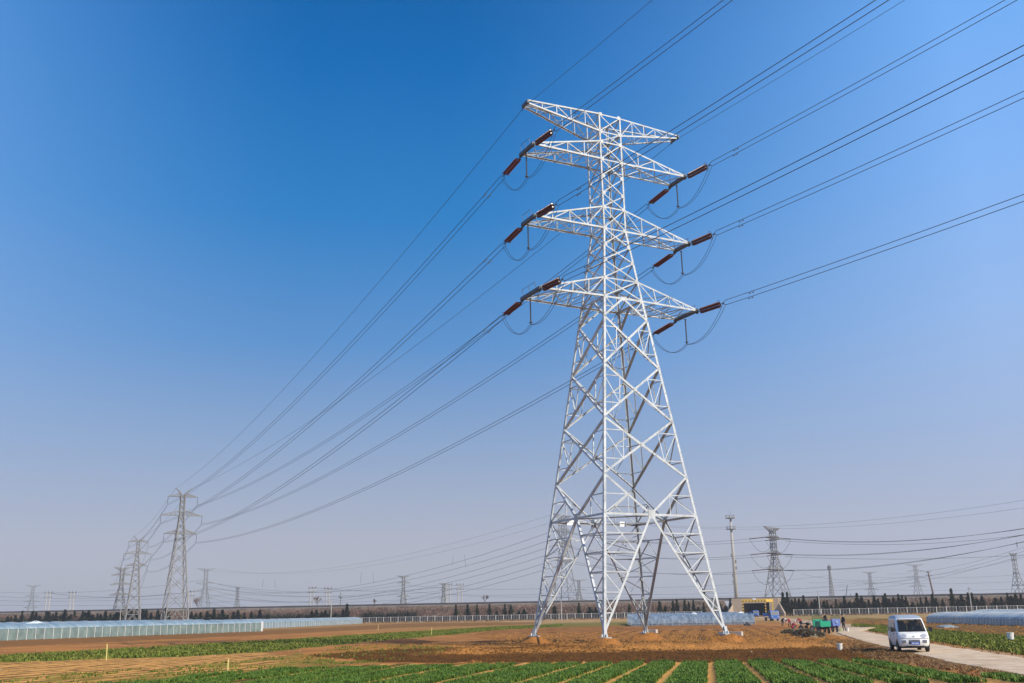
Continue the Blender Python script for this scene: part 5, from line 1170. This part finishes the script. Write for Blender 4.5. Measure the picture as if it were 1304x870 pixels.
def van():
    """white microvan, front towards -Y"""
    p = gz(1158.5, 829.5); yaw = math.atan2(-(ROAD_L[3][0]-ROAD_L[4][0]), -(ROAD_L[4][1]-ROAD_L[3][1]))
    xc = (float(interp_poly(ROAD_L, p.y))+float(interp_poly(ROAD_R, p.y)))/2
    root = empty('parked_van', (p.x, p.y, .05), R(-11.5), 'white microvan with grey roof driving towards the camera on the pale road', 'van'); root.name = 'van'
    Z = [.30, .38, .52, .66, .78, .90, 1.00, 1.06, 1.20, 1.36, 1.52, 1.66, 1.72, 1.80, 1.87, 1.91]
    FY = [-1.80, -1.86, -1.88, -1.86, -1.83, -1.78, -1.68, -1.55, -1.42, -1.27, -1.12, -.97, -.88, -.70, -.40, .0]
    BY = [1.80, 1.86, 1.88, 1.88, 1.87, 1.86, 1.85, 1.84, 1.82, 1.80, 1.77, 1.74, 1.72, 1.66, 1.50, 1.0]
    HW = [.72, .76, .78, .79, .79, .785, .78, .775, .76, .74, .72, .70, .69, .66, .58, .40]
    fy = lambda z: float(np.interp(z, Z, FY)); by = lambda z: float(np.interp(z, Z, BY)); hw_ = lambda z: float(np.interp(z, Z, HW))
    XC = 9; SN_ = 16
    def ring(z):
        f, bk, h = fy(z), by(z), hw_(z); r = .17; P = []
        def fx(x): return f+.10*(x/h)**2                           # bowed front
        for k in range(XC): x = -(h-r*.6)+2*(h-r*.6)*k/(XC-1); P.append((x, fx(x)))
        c = (h-.0, fx(h)+r)
        P.append((h-.03, fx(h)+.05)); 
        for k in range(SN_): y = f+.22+(bk-.12-f-.22)*k/(SN_-1); P.append((h+.01*math.sin(math.pi*k/(SN_-1)), y))
        P.append((h-.05, bk-.02)); P.append((0, bk+.02)); P.append((-h+.05, bk-.02))
        for k in range(SN_-1, -1, -1): y = f+.22+(bk-.12-f-.22)*k/(SN_-1); P.append((-h-.01*math.sin(math.pi*k/(SN_-1)), y))
        P.append((-h+.03, fx(-h)+.05)); return [(x, y, z) for x, y in P]
    rings = [ring(z) for z in Z]; n = len(rings[0]); b = MB()
    ws = range(0, XC-1)
    def openf(i, j):
        za, zb = Z[i], Z[i+1]
        if za >= 1.06-1e-6 and zb <= 1.66+1e-6:
            if j in ws: return True
            k = j-(XC+1) if XC+1 <= j < XC+SN_ else (n-2-(XC+0))-0-0 if False else None
            if XC+1 <= j < XC+SN_: k = j-XC-1
            elif j >= n-1-SN_ and j < n-2: k = (n-3)-j
            else: return j in (XC+SN_+1, XC+SN_+2)
            return k in (1, 2, 3, 4, 6, 7, 8, 9, 11, 12, 13)
        return False
    lo = MB(); top = MB()
    for i in range(len(Z)-1):
        for j in range(n):
            if openf(i, j): continue
            q = [rings[i][j], rings[i][(j+1) % n], rings[i+1][(j+1) % n], rings[i+1][j]]
            (top if Z[i] >= 1.72-1e-6 else lo).add(q, [(0, 1, 2, 3)])
    top.add(rings[-1], [tuple(range(n))]); 
    def merge(B, name, m):
        o = B.build(name, m, root, True); bm = bmesh.new(); bm.from_mesh(o.data); bmesh.ops.remove_doubles(bm, verts=bm.verts, dist=1e-4); bmesh.ops.recalc_face_normals(bm, faces=bm.faces); bm.to_mesh(o.data); bm.free()
        for P_ in o.data.polygons: P_.use_smooth = True
        return o
    merge(lo, 'body', M['vanwhite']); merge(top, 'roof', M['vangrey'])
    b = MB(); b.add(rings[0], [tuple(reversed(range(n)))]); b.box((0, 0, .26), (1.3, 3.4, .10)); b.build('underbody', M['black_rubber'], root)
    fpt = lambda x, z, o=.008: (x, fy(z)+.10*(x/hw_(z))**2-o, z)
    # glass
    zs = np.linspace(1.065, 1.655, 6)
    patch([[fpt(x*(hw_(z)-.115), z, .012) for x in np.linspace(-1, 1, 9)] for z in zs], 'windscreen', M['glass'], root)
    b = MB()
    for zz in (1.05, 1.675): b.tube([fpt(x*(hw_(zz)-.09), zz, .016) for x in np.linspace(-1, 1, 9)], .016, 4)
    for s in (-1, 1): b.tube([fpt(s*(hw_(z)-.09), z, .016) for z in zs], .016, 4)
    b.build('windscreen_seal', M['mirror'], root)
    for s in (-1, 1):
        yf = lambda z, k: fy(z)+.22+(by(z)-.12-fy(z)-.22)*k/15
        for a, c in ((1, 5), (6, 10), (11, 14)):
            patch([[(s*(hw_(z)+.018), yf(z, k), z) for k in np.linspace(a, c, 4)] for z in zs], 'side_window', M['glass_side'], root)
        b = MB(); b.box((s*.98, fy(1.15)+.22, 1.16), (.16, .11, .24)); b.bar((s*.78, fy(1.12)+.30, 1.10), (s*.93, fy(1.15)+.24, 1.12), .04); b.build('wing_mirror', M['mirror'], root)
        # head lamps, indicators, fog lamps
        G_ = []
        cx, cz = s*.52, .845
        b = MB(); vs = [fpt(cx, cz, .03)]+[fpt(cx+.155*math.cos(a), cz+.085*math.sin(a), .014) for a in np.linspace(0, 6.283, 15)[:-1]]; b.add(vs, [(0, i+1, (i+1) % 14+1) for i in range(14)]); hl = b.build('headlight', M['lamp'], root, True)
        b = MB(); b.tube([fpt(cx+.165*math.cos(a), cz+.095*math.sin(a), .012) for a in np.linspace(0, 6.283, 15)], .010, 4, False); b.build('lamp_rim', M['vanlow'], hl)
        patch([[fpt(s*x, z, .016) for x in np.linspace(.42, .64, 4)] for z in (.48, .55, .62)], 'fog_lamp', M['mirror'], root)
        b = MB(); [b.tube([fpt(s*.42, z, .03), fpt(s*.64, z, .03)], .008, 4) for z in (.51, .55, .59)]; b.build('fog_grille', M['lamp'], root)
        # doors: dark gaps, handle, wheel arches
        b = MB()
        for k in (.4, 5.5, 10.5): b.tube([(s*(hw_(z)+.012), yf(z, k), z) for z in (.42, .7, 1.0)], .007, 4)
        b.build('door_gap', M['mirror'], root)
        b = MB(); b.box((s*.80, yf(.92, 5.0), .93), (.03, .13, .03)); b.box((s*.80, yf(.92, 6.1), .93), (.03, .13, .03)); b.build('door_handle', M['mirror'], root)
        for yy in (-1.18, 1.20):
            b = MB(); vs = [(s*(.787), yy, .30)]+[(s*(.796), yy+.37*math.cos(a), .30+.36*math.sin(a)) for a in np.linspace(0, math.pi, 12)]; b.add(vs, [(0, i+1, i+2) for i in range(11)]); b.build('wheel_arch', M['mirror'], root)
            wheel(root, (s*.72, yy, .275), .285, .17)
    # front: bumper line, grille, plate, emblem, wipers
    b = MB()
    for z in (.70,): b.tube([fpt(x*.74, z, .008) for x in np.linspace(-1, 1, 11)], .010, 4)
    b.tube([fpt(x*.70, .985, .006) for x in np.linspace(-1, 1, 11)], .008, 4); b.build('panel_gap', M['mirror'], root)
    patch([[fpt(x, z, .014) for x in np.linspace(-.28, .28, 7)] for z in (.42, .50, .64)], 'lower_grille', M['mirror'], root)
    b = MB(); [b.tube([fpt(-.27, z, .02), fpt(.27, z, .02)], .008, 4) for z in (.55, .59, .62)]; b.build('grille_bar', M['lamp'], root)
    b = MB(); b.box((0.03, fy(.46)-.045, .455), (.44, .02, .155)); pl_ = b.build('number_plate', M['plate'], root)
    b = MB(); [b.box((.03-.165+k*.055+(.02 if k > 1 else 0), fy(.46)-.057, .455), (.026, .004, .075)) for k in range(6)]; b.build('plate_marks', M['sign_white'], pl_)
    b = MB(); b.bar(fpt(-.07, .83, .02), fpt(0, .79, .02), .018); b.bar(fpt(.07, .83, .02), fpt(0, .79, .02), .018); b.bar(fpt(-.035, .84, .02), fpt(.035, .84, .02), .012); b.build('emblem', M['steel'], root)
    for x in (-.35, .25): b = MB(); b.bar(fpt(x, 1.06, .04), fpt(x+.38, 1.13, .035), .016); b.build('wiper', M['mirror'], root)
    b = MB(); b.tube([(-.5, -1.80, .29), (.5, -1.80, .29)], .035, 6); b.build('bumper_bar', M['mirror'], root)
    # inside
    b = MB(); b.box((0, -.1, 1.0), (1.36, 2.5, .05)); b.box((0, -1.32, 1.06), (1.30, .28, .16)); 
    b.build('dashboard', M['mirror'], root)
    for x, y in ((-.36, -.55), (.36, -.55), (-.36, .45), (.36, .45)):
        b = MB(); b.box((x, y, 1.18), (.50, .14, .60)); b.box((x, y, 1.52), (.26, .10, .16)); b.build('seat', M['inside'], root)
    b = MB(); b.tube([(.36+.19*math.cos(a), -1.08+.06*math.sin(a), 1.16+.17*math.sin(a)) for a in np.linspace(0, 6.283, 15)], .016, 5, False); b.build('steering_wheel', M['mirror'], root)
    b = MB(); b.box((0, -1.02, 1.60), (.22, .03, .07)); b.build('rear_view_mirror', M['mirror'], root)
    d = Vector((.36, -.74, .76)); d.rotate(Matrix.Rotation(R(-11.5), 3, 'Z')); person(Vector((p.x, p.y, .05))+d, R(-11.5), 'sit', M['inside'], M['cloth_dark'], 'driver in grey seated behind the windscreen of the white van', scale=1.0)
    return root
van()

def tricycle(P, rz, m, label, H=1.5, bed=True, shield=True, k=1.0):
    """farm tricycle, front towards -Y"""
    r = empty('cargo_tricycle', P, rz, label, 'tricycle')
    b = MB(); b.box((0, .75, .62), (1.15, 1.7, .06))
    for x in (-.57, .57): b.box((x, .75, .84), (.05, 1.7, .44))
    for y in (-.08, 1.58): b.box((0, y, .84), (1.15, .05, .44))
    for x in (-.58, .58):
        for y in np.linspace(-.05, 1.55, 5): b.box((x*1.04, y, .84), (.03, .05, .44))
    b.build('cargo_bed', m, r)
    b = MB(); b.box((0, .1, .48), (.5, 2.6, .12)); b.box((0, .75, .42), (.9, 1.0, .10)); b.build('chassis', M['mirror'], r)
    b = MB(); hk = 1.05+(k-1)*.3; vs = [(-.30*k, -1.28, .55), (.30*k, -1.28, .55), (.36*k, -1.18, hk), (-.36*k, -1.18, hk), (-.34*k, -.85, .55), (.34*k, -.85, .55), (.38*k, -.9, hk), (-.38*k, -.9, hk)]
    b.add(vs, [(0, 1, 2, 3), (5, 4, 7, 6), (0, 3, 7, 4), (1, 5, 6, 2), (3, 2, 6, 7), (0, 4, 5, 1)]); b.box((0, -1.3, .60), (.26, .55, .04)); cw = b.build('front_cowl', m, r)
    b = MB(); b.lathe([(.001, .07), (.10, .05), (.12, 0)], (0, -1.28, .92), 12, (0, -1, 0), False); b.build('headlight', M['lamp'], r)
    b = MB(); b.tube([(-.42, -.72, 1.12), (-.34, -.88, 1.16), (0, -.98, 1.06), (.34, -.88, 1.16), (.42, -.72, 1.12)], .02, 6); b.tube([(0, -.98, 1.06), (0, -1.22, .30)], .035, 6); b.build('handlebar', M['mirror'], r)
    b = MB(); b.box((0, -.32, .80), (.42, .48, .14)); b.box((0, -.32, .62), (.36, .40, .24)); b.build('saddle', M['black_rubber'], r)
    if shield: b = MB(); b.add([(-.38*k, -1.10, hk), (.38*k, -1.10, hk), (.35*k, -.98, H), (-.35*k, -.98, H)], [(0, 1, 2, 3)]); b.tube([(-.38*k, -1.10, hk), (-.35*k, -.98, H), (.35*k, -.98, H), (.38*k, -1.10, hk)], .03, 5); b.build('windshield', M['shield'], r)
    wheel(r, (0, -1.22, .28), .28, .12)
    for x in (-.52, .52): wheel(r, (x, 1.05, .30), .30, .15)
    r.scale = (.86, .86, 1.12)
    return r
p = gz(1046, 806.5); tricycle(p, R(183), M['green'], 'green cargo tricycle parked at the end of the road, nearest the camera', H=1.75, k=1.5)
p = gz(1060.5, 804.5); tr = tricycle(p, R(8), M['blue2'], 'blue cargo tricycle with faded front parked just behind the green one', H=1.5, k=1.5)
q = Vector((-.32, .85, 1.10)); person(p+q, R(-75), 'sit', M['cloth_dark'], M['cloth_dark'], 'man in black sitting high on the bed of the blue tricycle')
p2 = gz(1046.5, 801); person(p2+Vector((0, .8, 0)), R(20), 'bend', M['cloth_dark'], M['cloth_dark'], 'person in dark clothes bending down just behind the green tricycle')
# motorcycle
p = gz(1027.5, 803); r = empty('motorcycle', p, R(62), 'dark motorcycle standing between the field workers and the green tricycle', 'motorcycle')
wheel(r, (0, -.62, .29), .29, .09); wheel(r, (0, .62, .29), .29, .10)
b = MB(); b.tube([(0, -.62, .29), (0, -.42, .85)], .03, 6); b.bar((0, -.40, .72), (0, .1, .55), .09); b.bar((0, .1, .55), (0, .62, .32), .06); b.box((0, 0, .42), (.24, .34, .26)); b.build('frame', M['mirror'], r)
b = MB(); b.ball((0, -.14, .80), .2, 8, (.8, 1.3, .75)); b.build('fuel_tank', M['cloth_dark'], r, True)
b = MB(); b.box((0, .32, .80), (.25, .64, .10)); b.box((0, .60, .95), (.30, .30, .22)); b.build('seat', M['black_rubber'], r)
b = MB(); b.tube([(-.36, -.22, 1.02), (-.2, -.40, 1.04), (.2, -.40, 1.04), (.36, -.22, 1.02)], .02, 6); b.build('handlebar', M['mirror'], r)
b = MB(); b.lathe([(.001, .09), (.09, .05), (.10, 0)], (0, -.50, .88), 10, (0, -1, 0), False); b.build('headlight', M['lamp'], r)
for s in (-1, 1): b = MB(); b.tube([(s*.2, -.38, 1.04), (s*.3, -.40, 1.22)], .008, 4); b.ball((s*.3, -.40, 1.25), .06, 6, (1, .4, .8)); b.build('mirror', M['mirror'], r)
b = MB(); b.bar((0, -.70, .60), (0, -.42, .62), .12, .02); b.bar((0, .55, .64), (0, .92, .52), .14, .02); b.build('mudguard', M['mirror'], r)

def truck(P, rz, label, L=4.2, load=False):
    """small blue farm truck, front towards -Y"""
    r = empty('farm_truck', P, rz, label, 'truck', 'blue farm trucks'); y0 = -L/2
    prof = [(0, .55), (-.02, 1.15), (.20, 1.95), (.45, 2.10), (1.25, 2.10), (1.35, .55)]; w = .92; b = MB(); n = len(prof)
    b.add([(x, y0+y, z) for x in (-w, w) for y, z in prof], [tuple(range(n)), tuple(range(2*n-1, n-1, -1))]+[(i, i+n, (i+1) % n+n, (i+1) % n) for i in range(n)]); b.build('cab', M['blue'], r)
    b = MB(); b.add([(-.80, y0-.012, 1.22), (.80, y0-.012, 1.22), (.76, y0+.175, 1.90), (-.76, y0+.175, 1.90)], [(0, 1, 2, 3)]); b.build('windscreen', M['mirror'], r)
    for s in (-1, 1):
        b = MB(); b.add([(s*.925, y0+.25, 1.25), (s*.925, y0+1.15, 1.25), (s*.925, y0+1.10, 1.9), (s*.925, y0+.45, 1.9)], [(0, 1, 2, 3)]); b.build('side_window', M['mirror'], r)
        b = MB(); b.lathe([(.001, .03), (.13, .02), (.14, 0)], (s*.62, y0-.02, .88), 10, (0, -1, 0), False); b.build('headlight', M['lamp'], r)
        b = MB(); b.bar((s*.94, y0+.15, 1.5), (s*1.15, y0+.02, 1.5), .03); b.box((s*1.16, y0+.02, 1.5), (.06, .16, .34)); b.build('wing_mirror', M['mirror'], r)
        wheel(r, (s*.78, y0+.70, .38), .38, .22); wheel(r, (s*.78, y0+L-1.0, .38), .38, .26)
    b = MB(); b.box((0, y0-.06, .55), (1.84, .14, .26)); b.build('bumper', M['blue2'], r)
    b = MB(); b.box((0, y0+.02+L/2+.7, .62), (.9, L-.3, .16)); b.build('chassis', M['mirror'], r)
    b = MB(); bl = L-1.45; yc = y0+1.45+bl/2; b.box((0, yc, .98), (2.0, bl, .10))
    for s in (-1, 1): b.box((s*.98, yc, 1.25), (.06, bl, .50))
    for y in (yc-bl/2+.03, yc+bl/2-.03): b.box((0, y, 1.28), (1.94, .06, .56))
    b.build('cargo_bed', M['blue'], r)
    if load: b = MB(); b.box((0, yc, 1.9), (1.9, bl*.96, 1.2)); tag(b.build('load', M['blue']), 'blue tarpaulin cover'); 
    return r
p = gz(982.5, 790.5); truck(p, R(10), 'small blue truck on the dirt path in front of the underpass')
p = at(960.5, 785, 346); truck((p.x, 346, 0), R(8), 'blue truck coming through the underpass behind the striped frame')

# ------------------------------------------------------------------ light
SUN_EL, SUN_AZ = R(36), R(128)            # azimuth from the view direction, clockwise
sd_ = Vector((math.sin(SUN_AZ)*math.cos(SUN_EL), math.cos(SUN_AZ)*math.cos(SUN_EL), math.sin(SUN_EL)))
l = bpy.data.lights.new('sun', 'SUN'); l.energy = 4.9; l.angle = R(.5); l.color = (1, .91, .77); lo = bpy.data.objects.new('sun', l); COL.objects.link(lo)
lo.rotation_euler = sd_.to_track_quat('Z', 'Y').to_euler(); lo.location = (60, -20, 60)
w = bpy.data.worlds.new('World'); SC.world = w; w.use_nodes = True; nt = w.node_tree; bg = nt.nodes['Background']
sk = nt.nodes.new('ShaderNodeTexSky'); sk.sky_type = 'NISHITA'; sk.sun_disc = False; sk.sun_elevation = SUN_EL; sk.sun_rotation = SUN_AZ
sk.altitude = 30; sk.air_density = 1.15; sk.dust_density = 1.0; sk.ozone_density = 2.2
# the physical sky, tinted by a gradient of height and of nearness to the sun (deep polarised blue opposite, milky towards it)
N_ = nt.nodes.new; L_ = nt.links.new
tc = N_('ShaderNodeTexCoord'); nrm_ = N_('ShaderNodeVectorMath'); nrm_.operation = 'NORMALIZE'; L_(tc.outputs['Generated'], nrm_.inputs[0])
sp = N_('ShaderNodeSeparateXYZ'); L_(nrm_.outputs[0], sp.inputs[0])
def ramp(stops, src):
    r = N_('ShaderNodeValToRGB'); e = r.color_ramp.elements
    for i, (p, c) in enumerate(stops):
        el = e[i] if i < 2 else e.new(p); el.position = p; el.color = (*c, 1)
    L_(src, r.inputs[0]); return r.outputs[0]
SKY_A = [(0.0, (.50, .505, .565)), (.07, (.44, .47, .575)), (.16, (.27, .39, .61)), (.26, (.105, .29, .62)), (.38, (.022, .215, .57)), (.52, (.0, .145, .47)), (.70, (.0, .07, .27)), (1.0, (.0, .04, .18))]  # upper stops, out of view, darkened to cut fill light on the steel
SKY_B = [(0.0, (.49, .50, .58)), (.07, (.46, .50, .64)), (.16, (.36, .49, .75)), (.26, (.31, .50, .86)), (.38, (.23, .47, .93)), (.52, (.17, .43, .93)), (.70, (.05, .22, .60)), (1.0, (.02, .12, .40))]
ca, cb = ramp(SKY_A, sp.outputs['Z']), ramp(SKY_B, sp.outputs['Z'])
fl_ = N_('ShaderNodeVectorMath'); fl_.operation = 'MULTIPLY'; fl_.inputs[1].default_value = (1, 1, 0); L_(nrm_.outputs[0], fl_.inputs[0]); fn_ = N_('ShaderNodeVectorMath'); fn_.operation = 'NORMALIZE'; L_(fl_.outputs[0], fn_.inputs[0])
dt = N_('ShaderNodeVectorMath'); dt.operation = 'DOT_PRODUCT'; L_(fn_.outputs[0], dt.inputs[0]); dt.inputs[1].default_value = (math.sin(R(-8)), math.cos(R(-8)), 0)
mr = N_('ShaderNodeMapRange'); mr.interpolation_type = 'LINEAR'; mr.inputs[1].default_value = .997; mr.inputs[2].default_value = .82; L_(dt.outputs['Value'], mr.inputs[0])
mx = N_('ShaderNodeMix'); mx.data_type = 'RGBA'; L_(mr.outputs[0], mx.inputs[0]); L_(ca, mx.inputs[6]); L_(cb, mx.inputs[7])
bg.inputs['Strength'].default_value = .085; L_(sk.outputs[0], bg.inputs['Color'])
bg2 = N_('ShaderNodeBackground'); bg2.inputs['Strength'].default_value = .92; L_(mx.outputs[2], bg2.inputs['Color'])
ms = N_('ShaderNodeMixShader'); ms.inputs[0].default_value = .96; L_(bg.outputs[0], ms.inputs[1]); L_(bg2.outputs[0], ms.inputs[2])
L_(ms.outputs[0], [n for n in nt.nodes if n.type == 'OUTPUT_WORLD'][0].inputs['Surface'])

# the hazy winter air
HZ = bpy.data.materials.new('haze'); HZ.use_nodes = True; hn = HZ.node_tree
for n in list(hn.nodes):
    if n.type == 'BSDF_PRINCIPLED': hn.nodes.remove(n)
pv = hn.nodes.new('ShaderNodeVolumePrincipled'); pv.inputs['Density'].default_value = .00026; pv.inputs['Color'].default_value = (.93, .92, .92, 1); pv.inputs['Anisotropy'].default_value = .2
hn.links.new(pv.outputs[0], [n for n in hn.nodes if n.type == 'OUTPUT_MATERIAL'][0].inputs['Volume'])
b = MB(); b.box((0, 700, 28.9), (5400, 5400, 61.2)); tag(b.build('haze', HZ), kind='stuff')

SC.view_settings.view_transform = 'Standard'; SC.view_settings.look = 'None'; SC.view_settings.gamma = 1; SC.view_settings.exposure = .14
SC.render.engine = 'CYCLES'; SC.cycles.use_denoising = True
SC.render.resolution_x = 1024; SC.render.resolution_y = 683
